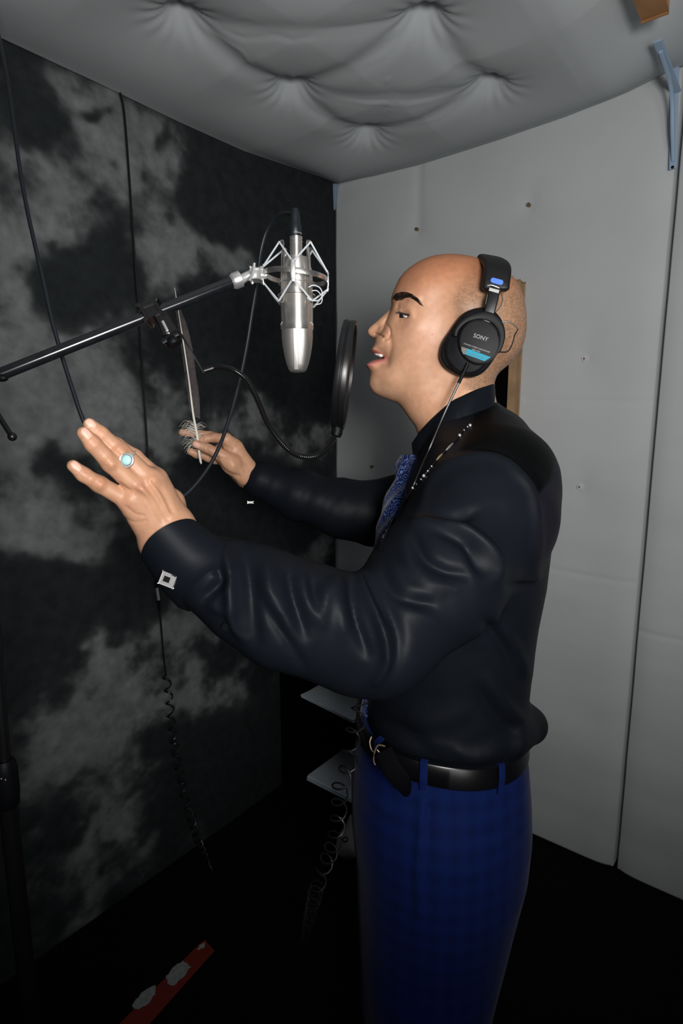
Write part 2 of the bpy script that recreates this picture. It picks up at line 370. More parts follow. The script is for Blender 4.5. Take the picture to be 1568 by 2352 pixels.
def segdist(px, py, poly):
    best = np.full(np.shape(px), 1e9); par = np.zeros(np.shape(px)); n = len(poly) - 1
    for i in range(n):
        a = poly[i]; ab = poly[i + 1] - a; t = np.clip(((px - a[0]) * ab[0] + (py - a[1]) * ab[1]) / (ab @ ab + 1e-12), 0, 1)
        d = np.hypot(px - a[0] - t * ab[0], py - a[1] - t * ab[1]); mk = d < best; best = np.where(mk, d, best); par = np.where(mk, (i + t) / n, par)
    return best, par
def inpoly(px, py, poly):
    r = np.zeros(np.shape(px), bool); n = len(poly)
    for i in range(n):
        x1, y1 = poly[i]; x2, y2 = poly[(i + 1) % n]
        if y1 == y2: continue
        r ^= ((y1 > py) != (y2 > py)) & (px < (x2 - x1) * (py - y1) / (y2 - y1) + x1)
    return r
def vnoise(p, s, seed=0):   # cheap smooth value noise in [0,1] for arrays (...,2)
    r = np.random.default_rng(seed).random((64, 64)); q = np.asarray(p) * s; i = np.floor(q).astype(int); f = q - i; f = f * f * (3 - 2 * f)
    g = lambda a, b_: r[(i[..., 0] + a) % 64, (i[..., 1] + b_) % 64]
    return (g(0, 0) * (1 - f[..., 0]) + g(1, 0) * f[..., 0]) * (1 - f[..., 1]) + (g(0, 1) * (1 - f[..., 0]) + g(1, 1) * f[..., 0]) * f[..., 1]
def fbm(p, s, seed=0, o=4): return sum(vnoise(p, s * 2 ** k, seed + k) / 2 ** k for k in range(o)) / sum(1 / 2 ** k for k in range(o))
def qgrid(nu, nv):
    i = np.arange(nu - 1)[:, None] * nv + np.arange(nv - 1)[None]; return np.stack([i, i + 1, i + nv + 1, i + nv], -1).reshape(-1, 4)

# ================================================================ THE SETTING
LENL, LENR = 2.6, 2.6
def sst0(x, a, b_): t = np.clip((x - a) / (b_ - a), 0, 1); return t * t * (3 - 2 * t)
# floor
c4 = [R3(-.1, -.1, 0), R3(LENL, -.1, 0), R3(LENL, LENR, 0), R3(-.1, LENR, 0)]
mb = MB(); mb.add(c4 + [p - [0, 0, .1] for p in c4], [(0, 1, 2, 3), (7, 6, 5, 4), (0, 4, 5, 1), (1, 5, 6, 2), (2, 6, 7, 3), (3, 7, 4, 0)])
tag(mb.build('floor', M['carpet'], smooth=False), kind='structure')
# padded wall to the right of the corner
SCREWS = [(1213, 470, 0), (956, 526, 0), (853, 1072, 0), (1342, 824, 1), (1331, 1118, 1)]
SEAM = 1.187
u = np.r_[np.linspace(0, SEAM - .05, 150), np.linspace(SEAM - .045, SEAM + .05, 40), np.linspace(SEAM + .06, LENR, 100)]; v = np.linspace(0, 2.45, 480)
Ug, Vg = np.meshgrid(u, v, indexing='ij'); h = np.zeros_like(Ug)
dseam = np.abs(Ug - SEAM); h += -.018 * np.exp(-(dseam / .030) ** 1.3) - .045 * np.exp(-(dseam / .0045) ** 4)
h += -.004 * np.exp(-((Ug - .375) / .02) ** 2) * sst0(Vg, 2.1, 2.3)
for x, y, k in SCREWS:
    t1, t2, z = toroom(wallR(x, y)); r = np.hypot(Ug - t2, (Vg - z) * .7); h += -.011 * np.exp(-r / .045)
    an = np.arctan2(Vg - z, Ug - t2); h += .0012 * np.sin(an * 3 + k) * np.exp(-r / .09) * sst0(r, .01, .05)
p2 = np.stack([Ug * .5, Vg * 2.2], -1); h += .012 * (fbm(p2, 2.2, 3, 2) - .5) - .004 + .0030 * (fbm(p2 * [1, 1.5], 4, 9, 2) - .5)
for (z0, a, b_) in ((1.552, .80, SEAM), (.85, SEAM, LENR), (1.0, 0, SEAM)): h += -.0022 * np.exp(-((Vg - z0 - .012 * np.sin(Ug * 4)) / .009) ** 2) * (Ug > a) * (Ug < b_)
h = np.minimum(h, .0)
Vv = CORN + Ug[..., None] * D2 + Vg[..., None] * UP - h[..., None] * D1 * 1.0
wr = fastobj('wall_right', Vv.reshape(-1, 3), facing(qgrid(len(u), len(v)), Vv.reshape(-1, 3), -D1), M['canvas']); tag(wr, kind='structure')
md = wr.modifiers.new('thickness', 'SOLIDIFY'); md.thickness = .08; md.offset = -1
for x, y, k in SCREWS:
    c = wallR(x, y, -.006 + .0) ; n_ = -D1
    mb = MB(); mb.lathe(c, [(.001, .004), (.0075, .004), (.0085, .002), (.0085, -.012)] if k else [(.0005, .002), (.0055, .0035), (.006, .001), (.006, -.012)], 20, n_)
    so = mb.build('washer' if k else 'screw_head', M['white'] if k else M['brass'], wr)
    if k:
        mb = MB(); mb.lathe(c + n_ * .0042, [(.0003, .0015), (.0035, .0008), (.0035, -.002)], 14, n_); mb.build('screw_head', M['brass'], so)
# mottled backdrop wall to the left of the corner
u = np.linspace(0, LENL, 480); v = np.linspace(0, 2.45, 450); Ug, Vg = np.meshgrid(u, v, indexing='ij'); p2 = np.stack([Ug, Vg], -1)
h = .008 * (fbm(p2 * [1, .4], 3, 21, 3) - .5)
Vv = CORN - Ug[..., None] * D1 + Vg[..., None] * UP + h[..., None] * D2
X_, Y_, Dd = proj(Vv.reshape(-1, 3)); Dd = np.maximum(Dd, .05)
wx = (fbm(p2, 3.2, 31, 5) - .5).ravel() * 170 + (fbm(p2, 14, 33, 3) - .5).ravel() * 70; wy = (fbm(p2, 3.2, 41, 5) - .5).ravel() * 170
BL = [(200, 230, 75, 1), (330, 300, 70, 1), (395, 385, 55, .9), (130, 440, 80, .6), (20, 470, 60, .9), (450, 570, 85, 1), (345, 600, 60, .9), (560, 600, 50, .7), (150, 880, 110, 1), (50, 960, 90, 1),
      (300, 860, 60, 1), (330, 990, 60, .9), (240, 970, 60, .7), (40, 1100, 80, .7), (150, 1170, 80, .8), (90, 1230, 70, .7), (590, 990, 60, .7), (700, 1010, 70, .8), (530, 960, 60, .6), (430, 1000, 60, .5),
      (440, 1420, 50, .8), (340, 1500, 75, .9), (500, 1580, 70, .9), (240, 1600, 80, .7), (110, 1710, 70, .8), (300, 1880, 70, .9), (640, 1290, 50, .9), (720, 1290, 40, .8), (250, 1780, 90, .5), (150, 1960, 90, .3), (60, 340, 60, .4), (150, 520, 70, .4), (250, 420, 60, .4),
      (600, 1920, 40, .5), (250, 2100, 60, .5), (-150, 600, 200, .6), (-200, 1200, 200, .6),
      (80, 290, 60, -.7), (370, 335, 28, -.9), (600, 430, 130, -1), (720, 520, 120, -1), (150, 620, 80, -.8), (470, 740, 90, -.6), (660, 840, 120, -1), (90, 1370, 110, -1), (550, 1230, 120, -.8), (560, 1750, 110, -.8), (500, 1080, 60, -.8), (200, 270, 25, -1), (130, 1050, 40, -.6)]
cl = np.zeros(len(X_))
for bx, by, br, ba in BL: cl += ba * np.exp(-(((X_ + wx - bx) ** 2 + (Y_ + wy - by) ** 2) / (2 * (br * .8) ** 2)))
fine = fbm(p2, 9, 51, 5).ravel(); cl = cl * (.55 + 1.1 * (fine - .2)) + (fine - .52) * .9 + .13
cl = np.clip(cl, 0, 1) ** 1.3
wisp = fbm(p2 * [1, 1.3], 22, 71, 4).ravel(); cl = np.clip(cl * (.35 + 1.3 * wisp) + .10 * (wisp - .45), 0, 1); cl = .35 * cl + .65 * sst0(cl, .10, .62) * (.6 + .4 * fine)
colv = np.array([.020, .024, .026]) + cl[:, None] * (np.array([.22, .227, .230]) - np.array([.02, .024, .026]))
stretch = np.array([.0, .0, .0])
wl = fastobj('wall_left', Vv.reshape(-1, 3), facing(qgrid(len(u), len(v)), Vv.reshape(-1, 3), D2), M['backdrop'], col=colv); tag(wl, kind='structure')
md = wl.modifiers.new('thickness', 'SOLIDIFY'); md.thickness = .08; md.offset = -1
# quilted ceiling
TUFT = [(412, 12), (975, 17), (668, 185), (1128, 178), (842, 293)]
tf = [toroom(hit(x, y, np.array([0, 0, 2.385]), UP))[:2] for x, y in TUFT]
extra = [(tf[0][0] + .36, tf[0][1]), (tf[1][0] + .36, tf[1][1]), (tf[3][0], tf[3][1] + .41), (tf[1][0], tf[1][1] + .41), (1.36, 1.2)]
u = np.linspace(0, LENL, 400); v = np.linspace(0, LENR, 400); Ug, Vg = np.meshgrid(u, v, indexing='ij')
allt = tf + extra
e1 = np.minimum(Ug, .3) ; e2 = np.minimum(Vg, .3)
base = -.028 * np.ones_like(Ug)
rmin = np.full(Ug.shape, 9.)
lift = np.zeros_like(Ug)
for (a, b_) in allt:
    r = np.hypot(Ug - a, Vg - b_); lift = np.maximum(lift, .040 * np.exp(-r / .055) + .014 * np.exp(-(r / .16) ** 2))
def crease(p, q, amp, sg):
    p = np.array(p); q = np.array(q); dd, par = segdist(Ug, Vg, np.array([p, q])); return amp * np.exp(-(dd / sg) ** 2)
pairs = [(0, 2), (2, 4), (4, 3), (1, 3), (2, 3), (0, 1), (1, 4), (1, 2)]
for i, j in pairs:
    am = .012 if (i, j) not in ((1, 4), (0, 1), (2, 3)) else .006
    lift = lift + crease(allt[i], allt[j], am, .035)
    pa, qa = np.array(allt[i]), np.array(allt[j]); dr = (qa - pa) / np.linalg.norm(qa - pa); nr = np.array([-dr[1], dr[0]])
    for k in range(5):      # taut little folds beside each crease
        o = nr * (rng.uniform(-.045, .045)); s0, s1 = sorted(rng.uniform(.0, 1, 2)); bend = nr * rng.uniform(-.02, .02)
        m_ = pa + (qa - pa) * (s0 + s1) / 2 + o + bend
        dd, par = segdist(Ug, Vg, np.array([pa + (qa - pa) * s0 + o * .4, m_, pa + (qa - pa) * s1 + o * .4])); lift += rng.uniform(-.002, .002) * np.exp(-(dd / .007) ** 2) * np.sin(np.pi * np.clip(par, 0, 1))
for (a, b_) in tf:          # radiating pleats
    r = np.hypot(Ug - a, Vg - b_); an = np.arctan2(Vg - b_, Ug - a)
    lift += .0018 * np.sin(an * 13 + a * 40) * np.exp(-((r - .05) / .04) ** 2)
z = CEIL + base + lift
edge = np.exp(-(Ug / .05)) * .022 + np.exp(-(Vg / .05)) * .018
er = np.interp(Vg, [0, .18, .37, .68, .88, 1.05, 1.155, 1.3], [2.394, 2.376, 2.368, 2.371, 2.378, 2.393, 2.413, 2.42])
el = np.interp(Ug, [0, .18, .48, .72, 1.3], [2.394, 2.381, 2.352, 2.348, 2.346])
z += .075 * sst0(Vg, 1.02, 1.24)
k1 = np.exp(-(Ug / .09) ** 1.5); k2 = np.exp(-(Vg / .09) ** 1.5); z = z * (1 - np.maximum(k1, k2)) + np.where(k1 > k2, er, el) * np.maximum(k1, k2) * (1 - np.minimum(k1, k2) / (k1 + k2 + 1e-9)) + np.where(k1 > k2, el, er) * np.maximum(k1, k2) * np.minimum(k1, k2) / (k1 + k2 + 1e-9)
z += .006 * (fbm(np.stack([Ug, Vg], -1), 3, 61, 3) - .5)
Vv = CORN - Ug[..., None] * D1 + Vg[..., None] * D2; Vv[..., 2] = z
ce = fastobj('ceiling', Vv.reshape(-1, 3), facing(qgrid(len(u), len(v)), Vv.reshape(-1, 3), -UP), M['ceilcloth']); tag(ce, kind='structure')
md = ce.modifiers.new('thickness', 'SOLIDIFY'); md.thickness = .06; md.offset = -1
for (a, b_) in tf:
    i = int(round(a / LENL * 399)); j = int(round(b_ / LENR * 399)); c = R3(a, b_, z[i, j] - .002)
    mb = MB(); mb.lathe(c, [(.0005, -.004), (.0045, -.003), (.006, .001), (.006, .012)], 16); mb.build('tuft_screw', M['brass'], ce)

# wood-edged dark opening behind the head
t1, t2, zz = toroom(wallR(1195, 640)); tb2 = toroom(wallR(1183, 1010)); zlo = 1.36; zhi = 1.905; xr = .785
wd = tag(empty('window_1', R3(.03, .70, zlo)), kind='structure')
mb = MB(); mb.box(R3(.018, .73, (zlo + zhi) / 2), D1 * .014, D2 * .0375, UP * (zhi - zlo) / 2); mb.build('dark_pane', M['blackvoid'], wd)
mb = MB(); mb.box(R3(.025, .772, (zlo + zhi) / 2), D1 * .022, D2 * .0095, UP * (zhi - zlo + .03) / 2); mb.build('wooden_jamb', M['wood'], wd)
mb = MB(); mb.box(R3(.025, .73, zhi + .0), D1 * .020, D2 * .040, UP * .012); mb.build('wooden_head', M['wood'], wd)

# ceiling batten top right
bt = tag(empty('wood_batten', hit(1515, 30, CORN - .26 * D1, D1)), 'orange pine batten ending in a square cut at the top right corner of the ceiling', 'batten')
def ceilp(x, y, z): return hit(x, y, np.array([0, 0, z]), UP)
e_ = ceilp(1524, 30, 2.335); t1, t2, _ = toroom(e_)
mb = MB(); mb.box(R3(t1 + .21, t2 - .015, 2.350), D1 * .20, D2 * .022, UP * .020); mb.build('beam', M['woodorange'], bt)
mb = MB(); a = R3(t1 - .02, t2 - .050, 2.375); b2 = R3(t1 + .40, t2 - .050, 2.375); 
mb.add([a, b2, b2 + D2 * .03, a + D2 * .03 + D1 * -.05, a + UP * -.004, b2 - UP * .03, b2 + D2 * .03 - UP * .03, a + D2 * .03 - D1 * .05 - UP * .03], [(0, 1, 2, 3), (4, 7, 6, 5), (0, 4, 5, 1), (1, 5, 6, 2), (2, 6, 7, 3), (3, 7, 4, 0)]); mb.build('splinter_strip', M['wood'], bt)
# metal angle bracket top right
br = tag(empty('shelf_bracket', wallR(1545, 388, .004)), 'pale blue steel bracket screwed to the right padded wall under the ceiling', 'bracket', 'pale blue ceiling brackets')
def bar(points, wdir, wid, thk): mb = MB(); mb.sweep(cr_(points, 4), wdir, wid, thk, 12, 5); return mb
top = wallR(1549, 150, .006); bot = wallR(1545, 388, .006); out = hit(1536, 52, CORN - .16 * D1, D1); out2 = R3(.30, toroom(out)[1] - .0, 2.362)
bar([top + UP * .02, bot + UP * .0], D2, .019, .004).build('wall_leg', M['bracket'], br)
bar([R3(.01, 1.176, 2.352), R3(.28, 1.176, 2.352)], D2, .020, .004).build('ceiling_leg', M['bracket'], br)
bar([bot + UP * .02 - D1 * .004, R3(.045, 1.180, 2.24), R3(.10, 1.178, 2.325), R3(.24, 1.176, 2.348)], D2, .009, .009).build('brace', M['bracket'], br)
for q in ((1547, 190), (1544, 384)):
    mb = MB(); mb.lathe(wallR(*q, .008), [(.0003, .002), (.0038, .0014), (.0042, -.001)], 14, -D1); mb.build('screw', M['blackplastic'], br)
br2 = tag(empty('corner_bracket', wallR(772, 450)), 'small pale blue metal bracket high in the corner where the walls meet', 'bracket', 'pale blue ceiling brackets')
mb = MB(); mb.add([wallR(*q, .004) for q in ((764, 421), (778, 421), (776, 440), (770, 482), (766, 482))] + [wallR(*q, .012) for q in ((764, 421), (778, 421), (776, 440), (770, 482), (766, 482))], [(0, 1, 2, 3, 4), (9, 8, 7, 6, 5)] + [(i, (i + 1) % 5, 5 + (i + 1) % 5, 5 + i) for i in range(5)]); mb.build('plate', M['bracket'], br2, smooth=False)

# ================================================================ BOOKCASE, PAPERS, CLOTH
FR = .365; SW = .56; SH = .72
bc = tag(empty('bookcase', R3(FR / 2, SW / 2, 0)), 'black open bookcase standing in the dark corner behind the man', 'bookcase')
def rbox(t1a, t1b, t2a, t2b, za, zb): return MB().box(R3((t1a + t1b) / 2, (t2a + t2b) / 2, (za + zb) / 2), D1 * abs(t1b - t1a) / 2, D2 * abs(t2b - t2a) / 2, UP * abs(zb - za) / 2)
rbox(.012, FR, .012, .030, .0, SH).build('side_panel', M['blackvoid'], bc); rbox(.012, FR, SW - .018, SW, .0, SH).build('side_panel', M['blackvoid'], bc)
rbox(.012, .022, .030, SW - .018, .0, SH).build('back_panel', M['blackvoid'], bc)
rbox(.012, FR, .030, SW - .018, SH - .02, SH).build('top_board', M['blackvoid'], bc)
ZS = [.10, .40]
for z0 in ZS: rbox(.022, FR, .030, SW - .018, z0 - .018, z0).build('shelf_board', M['blackvoid'], bc)
def paper(z0, cx, px_, py_, thick, rot, name, label):
    c = hit(cx[0], cx[1], np.array([0, 0, z0]), UP); t1, t2, _ = toroom(c)
    o = tag(empty(name, R3(t1, t2, z0)), label, 'papers')
    zz = z0
    for i in range(5):
        th = thick / 5; a = rot + (0 if i == 0 else random.uniform(-.16, .16) * (px_ > .23)); ca, sa = math.cos(a), math.sin(a)
        E1 = D1 * ca + D2 * sa; E2 = D2 * ca - D1 * sa
        mb = MB(); mb.box(R3(t1, t2, zz + th / 2) + E1 * px_ / 2 + E2 * py_ / 2 + D1 * random.uniform(-.004, .004), E1 * px_ / 2, E2 * py_ / 2, UP * th * .46); mb.build('sheet', M['paper'], o, smooth=False); zz += th
    o['group'] = 'paper stacks in the black bookcase'; return o
paper(.400, (692, 1601), .24, .28, .012, .10, 'paper_stack', 'loose fanned white papers on the upper shelf of the black bookcase')
paper(.100, (706, 1792), .22, .26, .020, 0, 'paper_stack', 'neat white paper stack on the lower shelf of the black bookcase')
# pale folded cloth with an eyelet
cb = P(800, 1925, 1.98)
fo = Field(cb - [.12, .12, .15], cb + [.12, .12, .15], .004)
for a, b_, r1, r2 in (((812, 1884), (800, 1930), .019, .036), ((800, 1930), (795, 1946), .036, .034), ((832, 1900), (815, 1944), .031, .034)):
    fo.cone(P(*a, 1.99), P(*b_, 1.97), r1, r2, .02)
V, Q = fo.mesh(); nrm = vnormals(V, Q); V = V + nrm * (.006 * (fbm(V[:, [0, 2]], 30, 5, 2) - .5))[:, None]
V[:, 2] = np.maximum(V[:, 2], .001); cl_ = fastobj('canvas_bag', V, Q, M['clothwhite']); tag(cl_, 'crumpled off white cloth bag with a metal eyelet low beside the blue trousers', 'bag')
mb = MB(); c = P(793, 1928, 1.937); mb.tube([c + .0078 * (math.cos(t) * RX + math.sin(t) * RU) for t in np.linspace(0, 2 * math.pi, 20, endpoint=False)], .0018, 8, closed=True); e = mb.build('eyelet', M['blackplastic'], None); e.parent = cl_

# hazard tape on the floor
q = [floorp(250, 2352 + 25), floorp(322, 2352 + 25), floorp(492, 2185), floorp(470, 2160), floorp(455, 2172)]
def flat(pts, z0, z1, name, m, parent=None):
    n = len(pts); V = [np.array([p[0], p[1], z0]) for p in pts] + [np.array([p[0], p[1], z1]) for p in pts]
    mb = MB(); mb.add(V, [tuple(range(n)), tuple(range(n, 2 * n))] + [(i, (i + 1) % n, n + (i + 1) % n, n + i) for i in range(n)]); return mb.build(name, m, parent, smooth=False)
tp = tag(empty('hazard_tape', (q[0] + q[2]) / 2), 'torn red tape strip with worn white patches on the dark carpet', 'tape')
flat(q, .0005, .002, 'red_strip', M['red'], tp)
def blob(pts, j=1.6):
    o = []
    for i in range(len(pts)):
        a = np.array(pts[i], float); b_ = np.array(pts[(i + 1) % len(pts)], float)
        for k in range(4): o.append(a + (b_ - a) * k / 4 + rng.uniform(-j, j, 2))
    return [floorp(x, y) for x, y in o]
for pts in ([(303, 2310), (322, 2285), (345, 2268), (357, 2265), (356, 2285), (340, 2308), (318, 2320), (308, 2318)],
            [(382, 2245), (398, 2222), (420, 2208), (438, 2222), (420, 2245), (398, 2266), (386, 2262)], [(452, 2182), (460, 2172), (471, 2166), (470, 2176), (458, 2184)]):
    flat(blob(pts), .002, .0026, 'white_patch', M['tapewhite'], tp)

# ================================================================ THE MAN
DH = .93 / 1.0
def hc(pts): return [(820 + x / 3.733, 560 + y / 3.733) for x, y in pts]
HEAD = hc([(295, 480), (302, 440), (325, 385), (358, 312), (400, 258), (460, 205), (540, 155), (620, 122), (700, 103), (800, 96), (900, 102), (1000, 122), (1150, 165), (1290, 245), (1375, 335), (1418, 430), (1443, 540), (1452, 640), (1450, 740), (1435, 830), (1400, 920), (1350, 985), (1290, 1045), (1225, 1095), (1195, 1135), (1175, 1200), (1180, 1290), (1210, 1420)])
HEAD += [(1160, 1010), (1175, 1130), (960, 1150), (968, 1075), (962, 1010)]
HEAD += hc([(500, 1568), (468, 1528), (420, 1462), (375, 1395), (340, 1362), (265, 1337), (190, 1307), (145, 1282), (115, 1245), (102, 1210), (104, 1170), (115, 1120), (114, 1096), (98, 1075), (80, 1056), (80, 1036), (108, 1012), (160, 992), (215, 985), (238, 982), (200, 968), (160, 952), (135, 940), (122, 928), (121, 908), (135, 888), (150, 858), (152, 832), (165, 800), (200, 770), (232, 720), (255, 660), (285, 590), (300, 535)])
hd2 = np.array([hp(x, y) for x, y in HEAD])
def dens(p):
    o = []
    for i in range(len(p)):
        a, b_ = p[i], p[(i + 1) % len(p)]; o += [a + (b_ - a) * k / 3 for k in range(3)]
    o = np.array(o)
    return .25 * np.roll(o, 1, 0) + .5 * o + .25 * np.roll(o, -1, 0)
hd2 = dens(hd2)
HS = .0013; a0, a1 = hd2[:, 0].min() - .01, hd2[:, 0].max() + .028; z0, z1 = hd2[:, 1].min() - .01, hd2[:, 1].max() + .01
ga = np.arange(a0, a1, HS); gz = np.arange(z0, z1, HS); GA, GZ = np.meshgrid(ga, gz, indexing='ij')
def sdist(poly):
    d, _ = segdist(GA, GZ, np.vstack([poly, poly[:1]])); return np.where(inpoly(GA, GZ, poly), d, -d)
def idw(ctrl, pw=2.6):
    s = 0; W_ = 0; R_ = 0
    for x, y, w, r in ctrl:
        a, z_ = hp(820 + x / 3.733, 560 + y / 3.733); k = 1 / ((GA - a) ** 2 + (GZ - z_) ** 2 + 1e-5) ** (pw / 2); s = s + k; W_ = W_ + k * w; R_ = R_ + k * r
    return W_ / s, R_ / s
def lens(d, W_, R_):
    t = np.clip(d / R_, 0, 1); return np.where(d >= 0, W_ ** 2 * (1 - (1 - t) ** 2), 2 * W_ ** 2 * d / R_)
Wg, Rg = idw([(950, 600, .077, .078), (400, 350, .060, .058), (700, 200, .073, .078), (1380, 600, .074, .072), (600, 450, .070, .058), (460, 600, .066, .048), (520, 760, .066, .052), (330, 700, .058, .050), (1200, 900, .068, .06),
              (280, 880, .050, .045), (200, 1000, .038, .034), (180, 1200, .036, .034), (350, 1150, .052, .044), (600, 1150, .059, .04), (800, 1000, .066, .055), (700, 1350, .056, .056), (1000, 1350, .056, .055), (600, 1650, .058, .055), (1100, 1650, .058, .055), (330, 1320, .046, .036)])
d_ = sdist(hd2); Qh = lens(d_, Wg, Rg)
def blur(Z, n):
    for _ in range(n):
        Z2 = Z.copy(); Z2[1:-1, 1:-1] = (Z[1:-1, 1:-1] * 4 + 2 * (Z[2:, 1:-1] + Z[:-2, 1:-1] + Z[1:-1, 2:] + Z[1:-1, :-2]) + Z[2:, 2:] + Z[2:, :-2] + Z[:-2, 2:] + Z[:-2, :-2]) / 16; Z = Z2
    return Z
soft = np.clip((d_ - .004) / .02, 0, 1); Qh = Qh * (1 - soft) + blur(Qh, 40) * soft
NOSE = hc([(303, 470), (300, 520), (286, 552), (250, 590), (200, 635), (150, 680), (108, 714), (88, 745), (90, 768), (105, 786), (128, 800), (150, 812), (190, 822), (225, 818), (262, 800), (280, 760), (272, 715), (290, 660), (330, 590), (345, 500)])
nd2 = dens(np.array([hp(x, y) for x, y in NOSE])); dn = sdist(nd2)
Wn, Rn = idw([(105, 750, .0095, .010), (130, 790, .008, .008), (160, 710, .011, .011), (235, 760, .0215, .011), (200, 810, .016, .009), (220, 660, .0145, .015), (280, 590, .0150, .018), (310, 520, .012, .02)], 3)
Qn = lens(dn, Wn, Rn)
k_ = 1.8e-4; hh = np.clip(.5 + .5 * (Qh - Qn) / k_, 0, 1); Qh = Qn + (Qh - Qn) * hh + k_ * hh * (1 - hh)
H0 = np.sqrt(np.maximum(Qh, 0))
def samp(G, a, z_):
    i = np.clip((np.asarray(a) - a0) / HS, 0, len(ga) - 2.001); j = np.clip((np.asarray(z_) - z0) / HS, 0, len(gz) - 2.001); i0 = i.astype(int); j0 = j.astype(int); fi, fj = i - i0, j - j0
    return G[i0, j0] * (1 - fi) * (1 - fj) + G[i0 + 1, j0] * fi * (1 - fj) + G[i0, j0 + 1] * (1 - fi) * fj + G[i0 + 1, j0 + 1] * fi * fj
def hsurf(x, y):      # point of the near side of the head seen at a pixel
    w = .03
    for _ in range(12): a, z_ = hp(x, y, w); w = .5 * w + .5 * float(samp(H0, a, z_))
    return a, z_
def gline(pts, amp, sg):
    pl = np.array([hsurf(820 + x / 3.733, 560 + y / 3.733) for x, y in pts])
    if len(pl) == 1: d = np.hypot(GA - pl[0, 0], GZ - pl[0, 1]); par = .5
    else: d, par = segdist(GA, GZ, cr_(pl, 5))
    return amp * np.exp(-(d / sg) ** 2 / 2)
Bm = gline([(300, 480), (370, 435), (440, 430), (510, 470)], .0030, .0045)          # brow ridge
Bm += gline([(378, 560), (390, 620)], -.0062, .0075) + gline([(430, 600)], -.004, .010)    # socket
Bm += gline([(370, 570), (410, 560), (450, 580)], .0045, .0042) + gline([(385, 645), (430, 640), (470, 622)], .0028, .0035) + gline([(345, 540), (360, 500), (420, 488)], -.0025, .0025)
Bm += gline([(545, 680)], .004, .018) + gline([(350, 690), (400, 700)], -.0014, .008)
Bm += gline([(248, 690), (276, 725), (284, 765), (268, 802), (235, 822)], -.0030, .0014) + gline([(225, 765)], .0022, .005)
Bm += gline([(282, 800), (290, 870), (275, 960), (262, 1030)], -.0030, .0032)
Bm += gline([(142, 905), (170, 925), (205, 950), (235, 970)], .0022, .0019) + gline([(95, 1042), (140, 1018), (185, 1003), (230, 994)], .0030, .0026)
Bm += gline([(120, 1100), (170, 1060), (235, 1030)], -.002, .0035) + gline([(250, 990)], -.003, .003)
Bm += gline([(155, 770), (175, 768), (200, 780), (225, 797)], -.0045, .0009)                # nostril slit
Bm += gline([(700, 1150), (620, 1230), (450, 1290)], .0020, .010) + gline([(880, 1180), (760, 1380), (600, 1560)], .004, .007)
slit = np.array([hsurf(820 + x / 3.733, 560 + y / 3.733) for x, y in [(345, 578), (385, 591), (425, 604), (447, 611), (430, 616), (405, 622), (385, 626), (370, 606)]])
ds = sdist(slit); eyecut = np.clip((ds + .0006) / .0012, 0, 1)
H = np.sqrt(np.maximum(Qh, 0)); gate = np.clip(H / .012, 0, 1); gate = gate * gate * (3 - 2 * gate)
H2 = H + Bm * gate; Hlid = H2.copy(); H2 = H2 - eyecut * .010
Qf = np.where(Qh > 0, np.maximum(H2, .0005) ** 2, Qh)
def Hat(a, z_): 
    i = (np.asarray(a) - a0) / HS; j = (np.asarray(z_) - z0) / HS; i = np.clip(i, 0, len(ga) - 2); j = np.clip(j, 0, len(gz) - 2); i0 = i.astype(int); j0 = j.astype(int); fi, fj = i - i0, j - j0
    G = Hlid; return G[i0, j0] * (1 - fi) * (1 - fj) + G[i0 + 1, j0] * fi * (1 - fj) + G[i0, j0 + 1] * (1 - fi) * fj + G[i0 + 1, j0 + 1] * fi * fj
# head meshed in its own frame
fh = Field((a0, -.086, z0), (ga[-1], .086, gz[-1]), HS); fh.n = np.array([len(ga), int(.172 / HS) + 2, len(gz)])
wv = (-.086 + HS * np.arange(fh.n[1])).astype(np.float32)
fh.F = ((wv ** 2)[None, :, None] - Qf[:, None, :]).astype(np.float32)
fh.F[:, :, :2] = .01
Vh, Qd = fh.mesh(1); Vh = L2W(Vh[:, 0], Vh[:, 1], Vh[:, 2])
# (a, w, z) is a mirrored frame or not: make the normals point outward
if np.mean(np.einsum('ij,ij->i', vnormals(Vh, Qd), Vh - Vh.mean(0))) < 0: Qd = Qd[:, ::-1]

# hands
def hand(prims, lo, hi, h):
    f = Field(lo, hi, h)
    for pts, rs, k in prims: f.chain(PP(pts), rs, k)
    return f
NEAR = [([(370, 1245, .640), (296, 1152, .602)], [.0195, .0120], .010), ([(380, 1238, .638), (318, 1122, .600)], [.0215, .0130], .010),
        ([(395, 1222, .640), (345, 1103, .608)], [.0215, .0132], .010), ([(404, 1208, .648), (359, 1100, .622)], [.0180, .0122], .010),
        ([(520, 1370, .690), (440, 1285, .655), (386, 1228, .642)], [.033, .030, .025], .012),
        ([(364, 1250, .640), (404, 1206, .645)], [.0195, .0190], .010),
        ([(402, 1202, .655), (388, 1156, .666), (345, 1120, .680), (300, 1095, .690), (270, 1080, .695)], [.018, .0165, .0125, .0100, .0085], .008),
        ([(294, 1150, .600), (228, 1112, .583), (192, 1090, .574), (168, 1070, .568)], [.0096, .0084, .0072, .0060], .0035),
        ([(320, 1124, .598), (254, 1064, .578), (213, 1020, .565), (192, 995, .559)], [.0106, .0089, .0077, .0064], .0035),
        ([(346, 1105, .606), (276, 1036, .589), (230, 996, .576), (206, 975, .569)], [.0106, .0088, .0075, .0063], .0035),
        ([(359, 1100, .620), (309, 1050, .625), (268, 1022, .622), (240, 1004, .618)], [.0106, .0086, .0076, .0064], .0035)]
allp = np.array([P(*q) for pr_ in NEAR for q in pr_[0]])
fn = hand(NEAR, allp.min(0) - .035, allp.max(0) + .035, .0012)
